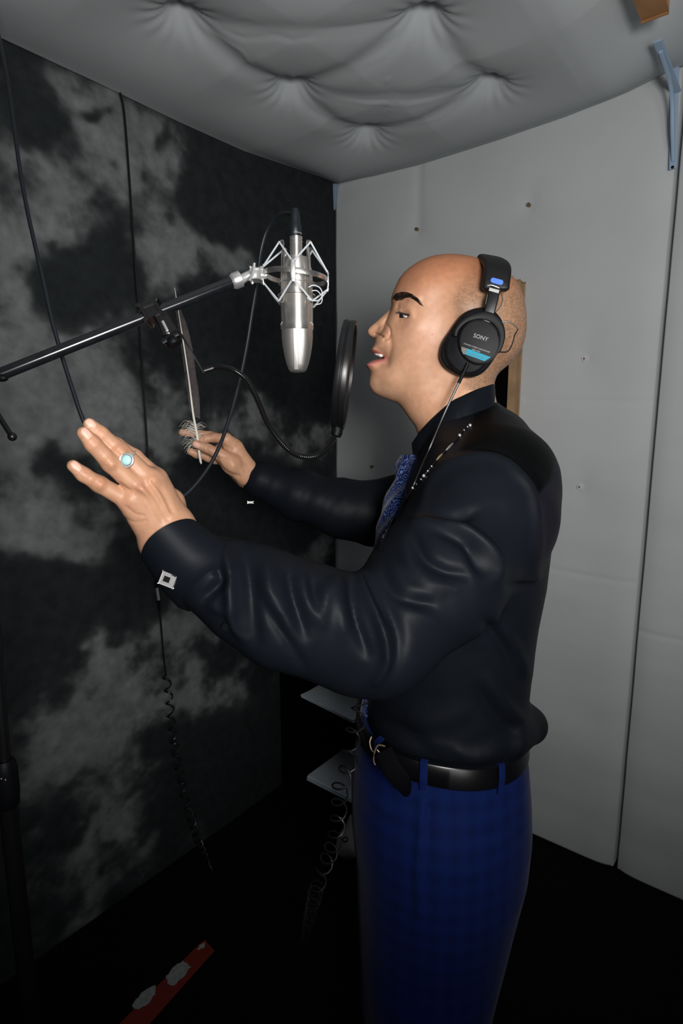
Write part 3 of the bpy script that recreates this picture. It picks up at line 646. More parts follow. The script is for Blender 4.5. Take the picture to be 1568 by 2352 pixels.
for a, b_ in (((300, 1148, .593), (376, 1226, .622)), ((325, 1124, .589), (384, 1218, .622)), ((349, 1108, .597), (392, 1210, .624)), ((362, 1104, .612), (398, 1204, .630))): fn.cone(P(*a), P(*b_), .0036, .0024, .007)   # tendons
for q in ((254, 1064, .5705), (278, 1038, .581), (228, 1112, .576)): fn.cone(P(*q), P(q[0] - 4, q[1] - 4, q[2]), .0045, .0045, .005)
Vn, Qn_ = fn.mesh(1)
def creases(V, Q, lines, dmax):      # skin creases and furrows pressed into the mesh
    n_ = vnormals(V, Q); x, y, d = proj(V); vis = sst0(-(n_ @ RF), .0, .3); D = np.zeros(len(V))
    for pts, amp, sg in lines:
        q, par = segdist(x, y, cr_(np.array(pts, float), 4)); D += amp * np.exp(-(q / sg) ** 2 / 2) * vis * (d < dmax)
    return V + n_ * D[:, None]
def across(x, y, dx, dy, w, n=3, sp=4, amp=-.0005, sg=1.3):
    l = math.hypot(dx, dy); dx /= l; dy /= l; return [([(x + dx * k * sp - dy * w, y + dy * k * sp + dx * w), (x + dx * (k * sp + 1.5), y + dy * (k * sp + 1.5)), (x + dx * k * sp + dy * w, y + dy * k * sp - dx * w)], amp, sg) for k in range(-(n // 2), n // 2 + 1)]
CR = across(254, 1064, -.72, -.70, 13) + across(277, 1036, -.72, -.70, 12) + across(226, 1112, -.82, -.55, 12) + across(213, 1020, -.65, -.75, 10, 2) + across(231, 996, -.78, -.60, 10, 2) + across(192, 1090, -.75, -.62, 10, 2)
CR += [([(305, 1128), (340, 1150), (372, 1195)], -.0022, 6), ([(334, 1112), (356, 1140), (384, 1190)], -.0020, 5), ([(352, 1106), (374, 1130), (396, 1175)], -.0020, 4.5), ([(290, 1165), (310, 1180), (330, 1185)], -.0008, 3), ([(285, 1190), (310, 1200), (335, 1196)], -.0006, 2.5), ([(296, 1128), (276, 1112)], -.0015, 3)]
for (x, y, dx, dy) in ((198, 995, -.6, -.75), (208, 972, -.75, -.6), (175, 1070, -.7, -.6)):
    a_ = math.atan2(dy, dx); CR.append(([(x + 14 * math.cos(a_ + t) * 1.0, y + 14 * math.sin(a_ + t) * 1.0) for t in (2.2, 2.7, math.pi, 3.6, 4.1)], -.0006, 1.6))
Vn = creases(Vn, Qn_, CR, .66)
FAR = [([(600, 1108, 1.19), (566, 1085, 1.165)], [.027, .021], .010), ([(568, 1078, 1.16), (536, 1030, 1.15), (519, 1008, 1.145)], [.0205, .018, .0125], .010),
       ([(562, 1098, 1.175), (512, 1058, 1.185)], [.0195, .012], .010), ([(564, 1090, 1.17), (508, 1032, 1.175)], [.020, .013], .010),
       ([(560, 1094, 1.155), (532, 1066, 1.135), (504, 1043, 1.122)], [.017, .0185, .0115], .008), ([(504, 1043, 1.122), (476, 1030, 1.114), (450, 1020, 1.110)], [.0112, .0094, .0080], .0035),
       ([(519, 1008, 1.142), (493, 1005, 1.132), (472, 1008, 1.128), (458, 1012, 1.128)], [.0105, .0090, .0080, .0070], .0035),
       ([(512, 1010, 1.165), (482, 1001, 1.162), (447, 996, 1.155), (418, 993, 1.150)], [.0110, .0092, .0082, .0070], .0035),
       ([(506, 1034, 1.178), (476, 1047, 1.165), (452, 1043, 1.155), (438, 1037, 1.150)], [.0110, .0092, .0085, .0075], .0035),
       ([(512, 1056, 1.188), (494, 1056, 1.172), (478, 1052, 1.165), (468, 1046, 1.160)], [.0105, .0085, .0078, .0070], .0035)]
allp = np.array([P(*q) for pr_ in FAR for q in pr_[0]])
ff = hand(FAR, allp.min(0) - .035, allp.max(0) + .035, .0012)
Vf, Qf_ = ff.mesh(1)
Vf = creases(Vf, Qf_, [([(497, 1050), (505, 1072), (528, 1088), (548, 1094)], -.0022, 3.5), ([(498, 1052), (508, 1054), (516, 1052)], -.0012, 2), ([(491, 1004), (491, 1020)], -.0010, 1.6), ([(478, 1024), (474, 1030), (478, 1036)], -.0008, 1.4), ([(513, 1022), (522, 1028), (530, 1031)], -.0016, 2.5), ([(520, 1040), (533, 1062), (536, 1080)], .0012, 6), ([(466, 1004), (465, 1012)], -.0008, 1.4)], 1.3)

# torso sections shared by body and shirt: (py, back px, front px, half width, extra)
TS = [(910, 1128, 1030, .040), (940, 1150, 1010, .052), (965, 1185, 990, .088), (1010, 1226, 975, .140), (1060, 1250, 952, .185), (1100, 1252, 938, .205), (1200, 1263, 905, .210), (1320, 1250, 885, .200), (1400, 1234, 874, .188), (1500, 1220, 864, .178), (1575, 1212, 855, .174), (1600, 1214, 852, .180), (1616, 1216, 850, .178), (1632, 1220, 848, .166), (1655, 1216, 846, .156), (1682, 1196, 845, .152), (1720, 1180, 850, .150)]
rows = []
for py, bx, fx, hw in TS:
    ab, zb = hp(bx, py); af, zf = hp(fx, py); rows.append(((zb + zf) / 2, (ab + af) / 2, (af - ab) / 2, hw))
rows = np.array(sorted(rows)); 
def torso(f, rws, shrink=0.0, k=.02, pw=2.2):
    Aa, Ww, z_ = f.local(); ca = np.interp(z_, rws[:, 0], rws[:, 1]); ra = np.interp(z_, rws[:, 0], rws[:, 2]) - shrink; rw = np.interp(z_, rws[:, 0], rws[:, 3]) - shrink
    ra = np.maximum(ra, .01); rw = np.maximum(rw, .01)
    q = (np.abs((Aa[:, :, None] - ca) / ra) ** pw + np.abs(Ww[:, :, None] / rw) ** pw) ** (1 / pw)
    D = (q - 1) * np.minimum(ra, rw); D = np.maximum(D, np.maximum(rws[0, 0] - z_, z_ - rws[-1, 0])[None, None, :])
    hh = np.clip(.5 + .5 * (f.F - D) / k, 0, 1); f.F = (f.F + (D - f.F) * hh - k * hh * (1 - hh)).astype(np.float32)
NA = [(1120, 1165, .845), (1000, 1330, .765), (868, 1468, .715), (700, 1405, .690), (570, 1358, .680), (478, 1318, .667)]; NR = [.084, .079, .0605, .0500, .0450, .0410]
FA = [(1085, 1120, 1.12), (960, 1165, 1.20), (870, 1180, 1.22), (780, 1165, 1.21), (690, 1138, 1.19), (600, 1103, 1.175)]; FRR = [.080, .074, .064, .056, .046, .038]
# coarse body under the clothes
lo = np.array([-.36, .45, .0]); hi = np.array([.55, 1.45, 1.56])
fb = Field(lo, hi, .008); torso(fb, rows, .012)
def shr(rs, s): return [max(r - s, .012) for r in rs]
fb.chain(PP(NA), [.058, .055, .045, .042, .034, .030], .02); fb.chain(PP(FA), [.058, .052, .045, .040, .032, .026], .02)
hipa = (hp(1222, 1850)[0] + hp(812, 1850)[0]) / 2
for s_, da in ((1, 0), (-1, .02)):
    fb.chain([L2W(hipa, .075 * s_, .88), L2W(hipa + .005 + da, .095 * s_, .50), L2W(hipa - .01 + da, .10 * s_, .09), L2W(hipa + .13 + da, .115 * s_, .045)], [.075, .055, .038, .033], .02)
PT = [(1640, 1200, 830, .160), (1690, 1207, 824, .168), (1720, 1213, 817, .172), (1800, 1219, 812, .180), (1870, 1221, 813, .184), (1950, 1212, 822, .182), (2050, 1185, 826, .175), (2150, 1160, 830, .17), (2280, 1125, 835, .165)]
prow = np.array(sorted([((hp(b_, y)[1] + hp(f_, y)[1]) / 2, (hp(b_, y)[0] + hp(f_, y)[0]) / 2, (hp(f_, y)[0] - hp(b_, y)[0]) / 2, w) for y, b_, f_, w in PT]))
torso(fb, prow, .015)
Vb, Qb = fb.mesh(2)
def joined(parts):
    V = []; Q_ = []; n = 0
    for v, q_ in parts: V.append(v); Q_.append(q_ + n); n += len(v)
    return np.concatenate(V), np.concatenate(Q_)
man = None
try:
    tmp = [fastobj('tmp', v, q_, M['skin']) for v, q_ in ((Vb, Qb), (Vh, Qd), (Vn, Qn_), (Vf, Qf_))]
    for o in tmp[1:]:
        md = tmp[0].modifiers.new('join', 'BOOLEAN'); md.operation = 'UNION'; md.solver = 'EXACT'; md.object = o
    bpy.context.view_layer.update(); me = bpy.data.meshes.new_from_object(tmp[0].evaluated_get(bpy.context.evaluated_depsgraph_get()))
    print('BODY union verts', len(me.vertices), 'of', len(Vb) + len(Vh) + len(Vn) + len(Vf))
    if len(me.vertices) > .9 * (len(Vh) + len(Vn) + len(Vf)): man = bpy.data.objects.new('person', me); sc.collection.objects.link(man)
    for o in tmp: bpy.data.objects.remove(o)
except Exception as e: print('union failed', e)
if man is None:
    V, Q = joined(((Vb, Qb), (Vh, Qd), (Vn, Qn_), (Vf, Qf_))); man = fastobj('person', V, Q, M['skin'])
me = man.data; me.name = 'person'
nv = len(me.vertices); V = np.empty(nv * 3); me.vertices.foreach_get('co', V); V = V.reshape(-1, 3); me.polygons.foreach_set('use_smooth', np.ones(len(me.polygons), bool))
NN = np.empty(nv * 3); me.vertex_normals.foreach_get('vector', NN); NN = NN.reshape(-1, 3)
skin = np.array([.56, .300, .182]); pig = np.tile(skin, (nv, 1))
loc = V - M0; la = loc @ MA; lw = loc @ ML; lz = V[:, 2]
def mixc(m_, c): pig[:] = pig * (1 - m_[:, None]) + np.asarray(c) * m_[:, None]
def sst(x, a, b_): t = np.clip((x - a) / (b_ - a), 0, 1); return t * t * (3 - 2 * t)
ishead = (lz > hp(950, 1000)[1]) & (np.abs(lw) < .095) & (la > -.2) & (la < .2) & (lz > 1.38)
def hcp(x, y): return hsurf(820 + x / 3.733, 560 + y / 3.733)
nzv = fbm(np.stack([la, lz], 1), 40, 77, 3)
# shaved scalp stubble: behind a hairline that runs from the crown down in front of the ear
hl = np.array([hcp(*q) for q in [(1010, 120), (870, 230), (830, 330), (790, 430), (760, 520), (800, 640), (900, 700)]])
hlx = np.interp(lz, hl[::-1, 1], hl[::-1, 0]); m_ = ishead * sst(hlx - la + (nzv - .5) * .02, -.006, .018) * (lz > hcp(600, 1260)[1])
fine_ = fbm(np.stack([la, lz], 1), 700, 12, 2); mixc(np.clip(m_ * (.62 + .75 * (fine_ - .5)), 0, 1), (.17, .105, .06))
top_ = ishead * sst(lz, hcp(600, 520)[1], hcp(600, 150)[1]); mixc(top_ * .80, (.42, .150, .062))  # shade on the crown and upper forehead, turned from the flash, put into the colour
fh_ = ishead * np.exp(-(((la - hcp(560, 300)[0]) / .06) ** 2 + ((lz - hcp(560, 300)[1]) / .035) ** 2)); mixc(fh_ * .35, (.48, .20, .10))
# beard shadow
bd = np.array([hcp(*q) for q in [(150, 870), (260, 900), (300, 1100), (500, 1200), (620, 1100), (700, 900)]])
dq, _ = segdist(la, lz, bd); m_ = ishead * np.exp(-(dq / .014) ** 2) ; mixc(m_ * .16, (.36, .24, .17))
dq, _ = segdist(la, lz, np.array([hcp(140, 1200), hcp(220, 1240), hcp(330, 1290)])); mixc(ishead * np.exp(-(dq / .010) ** 2) * .3, (.36, .26, .17))
for pts, sg in ((([(128, 915), (160, 930), (200, 952), (236, 975)]), .0032), (([(88, 1048), (125, 1030), (170, 1010), (232, 993)]), .0042)):
    dq, _ = segdist(la, lz, cr_(np.array([hcp(*q) for q in pts]), 4)); mixc(ishead * np.exp(-(dq / sg) ** 2) * .9, (.52, .15, .15))
for (x, y, r, c, k) in [(385, 700, .012, (.42, .19, .10), .5), (560, 820, .032, (.66, .36, .25), .6), (230, 770, .008, (.62, .26, .16), .4), (645, 778, .0012, (.55, .08, .06), .9), (640, 528, .0014, (.6, .15, .1), .6), (160, 675, .0007, (.2, .08, .05), .8)]:  # broad cheek patch: flash brightness painted into the skin colour
    a, z_ = hcp(x, y); mixc(ishead * np.exp(-(((la - a) ** 2 + (lz - z_) ** 2) / r ** 2)) * k, c)
dq, _ = segdist(la, lz, np.array([hcp(*q) for q in [(158, 772), (175, 769), (200, 782), (225, 799)]])); mixc(ishead * np.exp(-(dq / .0008) ** 2) * .85, (.08, .03, .02))
ce_ = ishead & inpoly(la, lz, np.array([hcp(*q) for q in [(348, 576), (385, 588), (425, 601), (450, 612), (428, 619), (402, 626), (380, 630), (366, 606)]])); mixc(ce_ * .8, (.09, .04, .028))
pig[(proj(V)[2] < .665)] *= .86  # near hand and arm darkened in the colour to offset the close flash
# hands: nails, warm knuckles
X_, Y_, Dp = proj(V); fac = -(NN @ RF)
for pts in ([(560, 560), (600, 540)],): pass
def nail(x, y, dx, dy, ln, wd_, dmax, dmin):
    n_ = math.hypot(dx, dy); u_ = ((X_ - x) * dx + (Y_ - y) * dy) / n_; v_ = ((X_ - x) * -dy + (Y_ - y) * dx) / n_
    mixc(((np.abs(u_ / ln) ** 3 + np.abs(v_ / wd_) ** 3 < 1) & (Dp < dmax) & (Dp > dmin) & (fac > 0)) * .75, (.82, .50, .40))
nail(198, 995, -.6, -.75, 14, 9, .60, .5); nail(208, 972, -.75, -.6, 13, 8, .60, .5); nail(175, 1070, -.7, -.6, 13, 8, .60, .5); nail(450, 1022, -.95, -.35, 9, 6.5, 1.14, 1.08)
for (x, y) in ((226, 1112), (252, 1064), (276, 1036), (213, 1020), (230, 996), (192, 1090)): mixc(((Dp < .62) & (Dp > .5)) * np.exp(-((X_ - x) ** 2 + (Y_ - y) ** 2) / 190.) * .45, (.50, .21, .11))
for (x, y, d) in ((290, 1150, .6), (318, 1122, .6), (346, 1104, .6)): mixc(((Dp < .64) & (Dp > .5)) * np.exp(-((X_ - x) ** 2 + (Y_ - y) ** 2) / 500.) * .3, (.50, .22, .13))
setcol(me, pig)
tag(man, 'man in profile singing with raised hands, black satin shirt, paisley tie and blue trousers', 'person')
def kid(o): o.parent = man; return o
# eyeballs, lashes, brows, teeth
ea, ez = hcp(412, 608); ew = float(Hat(ea, ez))
for s_ in (1, -1):
    c = L2W(ea + .001, s_ * (ew - .0148), ez); mb = MB(); mb.ball((0, 0, 0), .0120, 24); Vv = np.array(mb.v)
    gdir = MA * .80 - UP * .28 + ML * s_ * .52; gdir /= np.linalg.norm(gdir); dt = (Vv @ gdir) / .0120
    col_ = np.where(dt[:, None] > .74, (.008, .006, .005), np.where(dt[:, None] > .68, (.06, .03, .015), (.38, .37, .37)))
    if 'eye' not in M: M['eye'] = mat('eyeball', (.6, .6, .6), .12, attr=True, coat=.5)
    kid(obj('eyeball', Vv + c, mb.f, M['eye'], col=col_))
def hairs(name, region, n, dirf, ln, s_, rad=.00022, lift=.0006):
    poly = np.array([hcp(*q) for q in region]); mb = MB(); lo_, hi_ = poly.min(0), poly.max(0); k = 0
    while k < n:
        a, z_ = rng.uniform(lo_, hi_)
        if not inpoly(np.array(a), np.array(z_), poly): continue
        k += 1; t = (hi_[0] - a) / (hi_[0] - lo_[0]); da, dz = dirf(t); l = ln * rng.uniform(.6, 1.2); pts = []
        for q in (0, .5, 1):
            aa = a + da * l * q; zz_ = z_ + dz * l * q - .0008 * q * q; pts.append(L2W(aa, s_ * (float(Hat(aa, zz_)) + lift * (.2 + q)), zz_))
        mb.tube(pts, [rad, rad * .8, rad * .2], 3, cap=False)
    return kid(mb.build(name, M['hair'], fix=False))
BROW = [(300, 478), (318, 445), (360, 424), (420, 422), (462, 436), (500, 462), (530, 500), (545, 532), (515, 505), (480, 478), (440, 462), (400, 466), (372, 484), (330, 492)]
for s_ in (1, -1):
    hairs('eyebrow', BROW, 900, lambda t: (-.6 - .4 * t, .6 - 1.1 * t), .0062, s_, .00023)
mb = MB()
for i in range(46):
    t = i / 45; x = 352 + 95 * t; y = 578 + 26 * t; a, z_ = hcp(x, y); w = float(Hat(a, z_)); p0 = L2W(a, w - .0004, z_)
    mb.tube([p0, p0 + MA * .003 * (1 - t) + ML * .002 - UP * .0012, p0 + MA * .0040 * (1 - t) + ML * .002 - UP * (.0030 - .0015 * t)], [.0003, .0002, .00006], 3, cap=False)
kid(mb.build('eyelashes', M['hair'], fix=False))
mb = MB()
for i, (x, y) in enumerate([(139, 938), (147, 945), (160, 951), (176, 958), (190, 965)]):
    for s_ in (1, -1):
        a, z_ = hcp(x + 8, y + 4); ww = [.003, .0095, .0155, .0205, .0245][i]; c = L2W(a - .0030, s_ * ww * .62, z_ + .0014)
        mb.ball(c, .0028, 8, (1.5, 1.3, 1.2))
kid(mb.build('upper_teeth', M['teeth']))

# ---------------------------------------------------------------- shirt
SHZ = hp(1100, 1715)[1]
lo = np.array([-.40, .44, SHZ - .02]); hi = np.array([.56, 1.42, 1.60])
fs = Field(lo, hi, .0042); torso(fs, rows, 0, .02)
fs.chain([P(1135, 1120, .86), *PP(NA)], [.075, *NR], .045); fs.chain([P(1120, 1080, 1.08), *PP(FA)], [.07, *FRR], .028)
fs.chain([P(1135, 1020, .975), P(1150, 1095, .885)], [.042, .068], .05)     # trapezius to shoulder
fs.cone(P(1130, 1015, 1.0), P(1110, 1075, 1.09), .045, .062, .05)
fs.chain([hpw(1200, 1668, -.09), hpw(1214, 1666, .01), hpw(1185, 1700, .115)], [.020, .027, .018], .02)                                   # bloused cloth over the belt
fs.chain([P(560, 1395, .672), P(640, 1450, .675), P(780, 1520, .70)], [.033, .034, .030], .03)       # slack under the forearm
fs.F = fs.F.astype(np.float32)
fs.F = np.maximum(fs.F, (SHZ - fs.local()[2])[None, None, :]).astype(np.float32)
V, Q = fs.mesh(2); nrm = vnormals(V, Q); X_, Y_, Dp = proj(V); vis = sst(-(nrm @ RF), -.15, .35)
FOLDS = [  # (pixel path, height m, width px)
 ([(824, 1326), (847, 1380), (877, 1448), (889, 1514), (866, 1563)], .0090, 9), ([(805, 1340), (814, 1400), (826, 1450), (842, 1500)], -.0075, 9), ([(858, 1345), (893, 1400), (915, 1470), (905, 1540)], -.0060, 11),
 ([(840, 1335), (868, 1390), (885, 1430)], -.0040, 4), ([(789, 1330), (750, 1360), (740, 1420)], .0050, 14), ([(716, 1326), (722, 1360), (730, 1400)], -.0055, 9), ([(770, 1345), (782, 1400), (790, 1460)], .0040, 12),
 ([(663, 1311), (675, 1380), (700, 1460)], -.0065, 10), ([(690, 1315), (705, 1370), (735, 1430)], .0040, 12), ([(600, 1370), (640, 1440), (697, 1533)], -.0045, 8), ([(630, 1330), (645, 1400), (665, 1450)], .0045, 14),
 ([(517, 1265), (527, 1350), (535, 1420), (562, 1466)], .0075, 9), ([(560, 1262), (575, 1330), (578, 1400), (584, 1470)], -.0075, 13), ([(500, 1300), (510, 1330), (495, 1350), (470, 1375)], -.0100, 8), ([(545, 1410), (552, 1440), (566, 1462)], -.004, 5),
 ([(610, 1290), (612, 1350), (625, 1400)], .0055, 12), ([(480, 1385), (500, 1400), (520, 1405)], .003, 8),
 ([(952, 1199), (991, 1194), (1053, 1212), (1095, 1238), (1129, 1270), (1147, 1304), (1141, 1330)], .0095, 10), ([(975, 1183), (1046, 1188), (1092, 1176)], -.0080, 10), ([(1000, 1215), (1050, 1235), (1090, 1265), (1110, 1310)], -.0065, 11),
 ([(1074, 1242), (1089, 1285), (1108, 1315)], -.005, 9), ([(967, 1165), (988, 1108), (1030, 1065), (1095, 1045), (1157, 1058), (1205, 1098), (1228, 1142), (1236, 1240), (1228, 1330)], .0050, 9), ([(1050, 1045), (1095, 1032), (1160, 1043), (1215, 1088), (1243, 1150)], -.0040, 6),
 ([(949, 1236), (975, 1285), (1020, 1312), (1070, 1322)], -.0070, 10), ([(925, 1250), (945, 1300), (985, 1335), (1040, 1350)], .0045, 13), ([(880, 1330), (921, 1374), (985, 1390)], -.0070, 10), ([(900, 1300), (940, 1345), (1000, 1368)], .0040, 12),
 ([(905, 1345), (950, 1400), (1010, 1430)], .003, 14), ([(1114, 1426), (1157, 1487), (1190, 1560)], -.0060, 10), ([(1138, 1420), (1180, 1490), (1205, 1545)], .0050, 12), ([(1230, 1335), (1200, 1345), (1170, 1348)], -.004, 7), ([(1240, 1320), (1225, 1330), (1200, 1335)], .004, 6),
 ([(1120, 1560), (1160, 1620), (1200, 1662)], .0065, 12), ([(1100, 1590), (1140, 1650), (1190, 1690)], -.0060, 12), ([(930, 1640), (990, 1660), (1060, 1640)], .0050, 20), ([(900, 1700), (980, 1710), (1080, 1690)], .0040, 16), ([(880, 1660), (940, 1690), (1000, 1740)], -.0050, 14), ([(1040, 1720), (1090, 1740), (1150, 1720)], .004, 10)]
disp = np.zeros(len(V)); near = Dp < 1.02
for pts, amp, sg in FOLDS:
    pl = cr_(np.array(pts, float), 5); bb = (X_ > pl[:, 0].min() - 4 * sg) & (X_ < pl[:, 0].max() + 4 * sg) & (Y_ > pl[:, 1].min() - 4 * sg) & (Y_ < pl[:, 1].max() + 4 * sg) & near
    ix = np.nonzero(bb)[0]; d, par = segdist(X_[ix], Y_[ix], pl); disp[ix] += 1.2 * amp * np.exp(-(d / sg) ** 2 / 2) * np.sin(np.pi * np.clip(par * .86 + .07, 0, 1)) ** .6 * vis[ix]
V3 = V * 1.0; farm = sst(Dp, 1.0, 1.1); disp += farm * .012 * (fbm(np.stack([X_ / 100 + Y_ / 300, Y_ / 260], 1), 1.6, 5, 3) - .5)
disp += (.0035 * (fbm(np.stack([X_ / 140, Y_ / 200], 1), 1.5, 15, 3) - .5)); V = V + nrm * disp[:, None]
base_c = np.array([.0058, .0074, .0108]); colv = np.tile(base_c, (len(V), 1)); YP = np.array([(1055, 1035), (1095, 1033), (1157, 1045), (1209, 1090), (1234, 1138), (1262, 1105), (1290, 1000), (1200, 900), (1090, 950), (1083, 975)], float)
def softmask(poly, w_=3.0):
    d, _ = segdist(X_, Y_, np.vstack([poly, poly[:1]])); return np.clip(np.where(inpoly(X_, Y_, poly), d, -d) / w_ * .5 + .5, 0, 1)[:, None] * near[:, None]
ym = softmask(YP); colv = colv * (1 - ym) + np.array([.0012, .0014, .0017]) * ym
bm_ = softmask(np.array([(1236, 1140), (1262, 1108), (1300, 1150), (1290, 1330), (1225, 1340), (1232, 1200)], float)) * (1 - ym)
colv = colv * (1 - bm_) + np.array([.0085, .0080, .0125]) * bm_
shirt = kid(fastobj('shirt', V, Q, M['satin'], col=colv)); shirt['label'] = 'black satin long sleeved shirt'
from mathutils.bvhtree import BVHTree
sbvh = BVHTree.FromPolygons([tuple(v) for v in V], [tuple(q_) for q_ in Q.tolist()])
def onshirt(x, y, off=.002):      # point of the shirt seen at a pixel, lifted off the cloth
    r = ray(x, y); r = r / np.linalg.norm(r); h_ = sbvh.ray_cast(Vector(EYE), Vector(r))
    return (np.array(h_[0]) + np.array(h_[1]) * 0 - r * off) if h_[0] else P(x, y, .95)
sub = shirt.modifiers.new('smooth_cloth', 'SUBSURF'); sub.levels = 1; sub.render_levels = 1
satinc = lambda o: (setcol(o.data, np.tile(base_c, (len(o.data.vertices), 1))), o)[1]
def sub_(o, p): o.parent = p; return o
# near french cuff: a hollow flared band, plus the folded flap that the link closes
def cuff(rings, thick, name, parent, n=64, pinch=0.0, shear=0.0):
    out = []; 
    R_ = [np.asarray(r) for r in rings]; V = []
    cs = PP([r[:3] for r in rings]); t = np.gradient(cs, axis=0); t /= np.linalg.norm(t, axis=1)[:, None]
    def ringp(i, off):
        u_ = np.cross(t[i], RF); u_ /= np.linalg.norm(u_); v_ = np.cross(t[i], u_); r = rings[i][3] + off; q = rings[i][4]; o = []
        for a in np.linspace(0, 2 * math.pi, n, endpoint=False):
            low = max(0, math.cos(a) * (1 if u_[2] < 0 else -1)); s1 = 1 + pinch * low ** 5
            p = cs[i] + r * (math.cos(a) * s1 * u_ + math.sin(a) * q * (1 - .06 * pinch * 4 * low ** 2) * v_); o.append(p + t[i] * shear * ((p - cs[i]) @ RF))
        return o
    order = [(i, 0) for i in range(len(rings))][::-1] + [(0, -thick * .5)] + [(i, -thick) for i in range(len(rings))]
    for i, o in order: V += ringp(i, o)
    m = len(order); Fc = [(i * n + k, i * n + (k + 1) % n, (i + 1) * n + (k + 1) % n, (i + 1) * n + k) for i in range(m - 1) for k in range(n)]
    mb = MB(); mb.add(V, Fc); o = mb.build(name, M['satin']); satinc(o); sub_(o, parent); return o
c1 = cuff([(392, 1236, .640, .0325, .90), (410, 1254, .645, .0350, .90), (436, 1280, .652, .0385, .90), (462, 1302, .658, .0415, .90), (480, 1318, .664, .0430, .92), (492, 1330, .668, .0435, .9), (505, 1342, .672, .0400, .9)], .0025, 'cuff', shirt, pinch=.20, shear=.85)
c2 = cuff([(568, 1087, 1.165, .0265, .95), (600, 1102, 1.175, .0330, .92), (640, 1122, 1.185, .0390, .9), (655, 1128, 1.19, .040, .9)], .0025, 'cuff', shirt)
# cufflinks
cdat = c1.data; cbv = BVHTree.FromPolygons([tuple(v.co) for v in cdat.vertices], [tuple(p.vertices) for p in cdat.polygons]); rr_ = ray(386, 1331); rr_ = rr_ / np.linalg.norm(rr_); hh_ = cbv.ray_cast(Vector(EYE), Vector(rr_))
cl1 = kid(empty('cufflink')); mb = MB(); c = (np.array(hh_[0]) if hh_[0] else P(386, 1331, .62)) - rr_ * .0035; print('cufflink', hh_[0], proj(c)); ux = RX * .93 - RU * .36; uy = RX * .36 + RU * .93
mb.box(c, ux * .0082, uy * .0072, RF * .0018); sub_(mb.build('silver_face', M['nickel2']), cl1)
mb = MB(); mb.box(c - RF * .0020 - ux * .001, ux * .0034, uy * .0030, RF * .0004); sub_(mb.build('dark_inlay', M['blackplastic']), cl1)
mb = MB(); mb.tube([c + RF * .001, c + uy * .009 + ux * .002 + RF * .004, c + uy * .012 + ux * .003 + RF * .008], .0022, 10); sub_(mb.build('post', M['nickel']), cl1)
cl2 = kid(empty('cufflink')); mb = MB(); mb.box(P(575, 1154, 1.145), RX * .0055, RU * .002, RF * .002); sub_(mb.build('silver_face', M['nickel2']), cl2)
mb = MB(); c = onshirt(518, 1438, .001); mb.lathe(c, [(.0003, .0012), (.0022, .001), (.0030, .0022), (.0042, .0022), (.0046, .001), (.0042, -.002)], 20, -RF * .9 - RU * .3); sub_(mb.build('button', M['blackplastic']), shirt)
# collar: standing band folded outward, both sides
ctop = [(1136, 881, .000), (1128, 883, .030), (1095, 894, .052), (1060, 910, .061), (1034, 924, .063), (991, 961, .056), (962, 994, .040), (945, 1018, .022)]
cbot = [(1140, 935, .000), (1130, 945, .038), (1088, 972, .064), (1066, 990, .074), (1053, 1001, .078), (1012, 1040, .074), (975, 1070, .058), (952, 1078, .030)]
for s_ in (1, -1):
    A_ = cr_(np.array([[*hp(x, y, w), w] for x, y, w in ctop]), 6); B_ = cr_(np.array([[*hp(x, y, w), w] for x, y, w in cbot]), 6); n = len(A_); V = []
    prof = [(0, -.003), (0, .0), (.06, .0018), (.5, .004), (1, .0015), (1, -.0015), (.5, .0005), (.08, -.0028)]
    for (t, o) in prof:
        Pm = A_ * (1 - t) + B_ * t; ww = Pm[:, 2] + o * (.3 + np.abs(Pm[:, 2]) / .06); V.append(L2W(Pm[:, 0], s_ * ww, Pm[:, 1]))
    m = len(prof); V = np.concatenate(V); Fc = [(i * n + k, i * n + k + 1, ((i + 1) % m) * n + k + 1, ((i + 1) % m) * n + k) for i in range(m) for k in range(n - 1)]
    Fc += [tuple(i * n for i in range(m)), tuple(i * n + n - 1 for i in range(m))]
    mb = MB(); mb.add(V, Fc); o = mb.build('collar', M['satin']); satinc(o); sub_(o, shirt)
# tie
TL = [(921, 1050), (909, 1074), (906, 1102), (890, 1135), (878, 1166), (870, 1197), (866, 1221), (857, 1264), (854, 1295), (850, 1400), (842, 1500), (834, 1590), (832, 1640), (829, 1684)]
TR = [(953, 1045), (957, 1072), (939, 1099), (934, 1120), (919, 1151), (904, 1184), (892, 1212), (878, 1262), (870, 1292), (866, 1400), (856, 1500), (846, 1590), (840, 1640), (835, 1683)]
Lp = np.array([hpw(x, y, .000) for x, y in TL]); Rp = np.array([hpw(x, y, .040) for x, y in TR]); Lp = cr_(Lp, 5); Rp = cr_(Rp, 5)
nn = np.cross(np.gradient(Lp, axis=0), Rp - Lp); nn /= np.linalg.norm(nn, axis=1)[:, None]; nn *= np.sign(-(nn @ RF))[:, None]; V = []; cols = 12; n = len(Lp)
for sgn in (1, -1):
    for j in range(cols + 1):
        t = j / cols; V.append(Lp * (1 - t) + Rp * t + nn * (sgn * (.0015 + .0045 * math.sin(math.pi * t)) + .002 * np.sin(np.arange(n) * .5 + t * 6)[:, None]))
V = np.concatenate(V); g = lambda s_, j, i: (s_ * (cols + 1) + j) * n + i
Fc = [(g(s_, j, i), g(s_, j, i + 1), g(s_, j + 1, i + 1), g(s_, j + 1, i)) for s_ in (0, 1) for j in range(cols) for i in range(n - 1)] + [(g(0, j, i), g(0, j, i + 1), g(1, j, i + 1), g(1, j, i)) for j in (0, cols) for i in range(n - 1)]
mb = MB(); mb.add(V, Fc); tie = kid(mb.build('necktie', M['tie'])); tie['label'] = 'navy blue paisley silk tie'
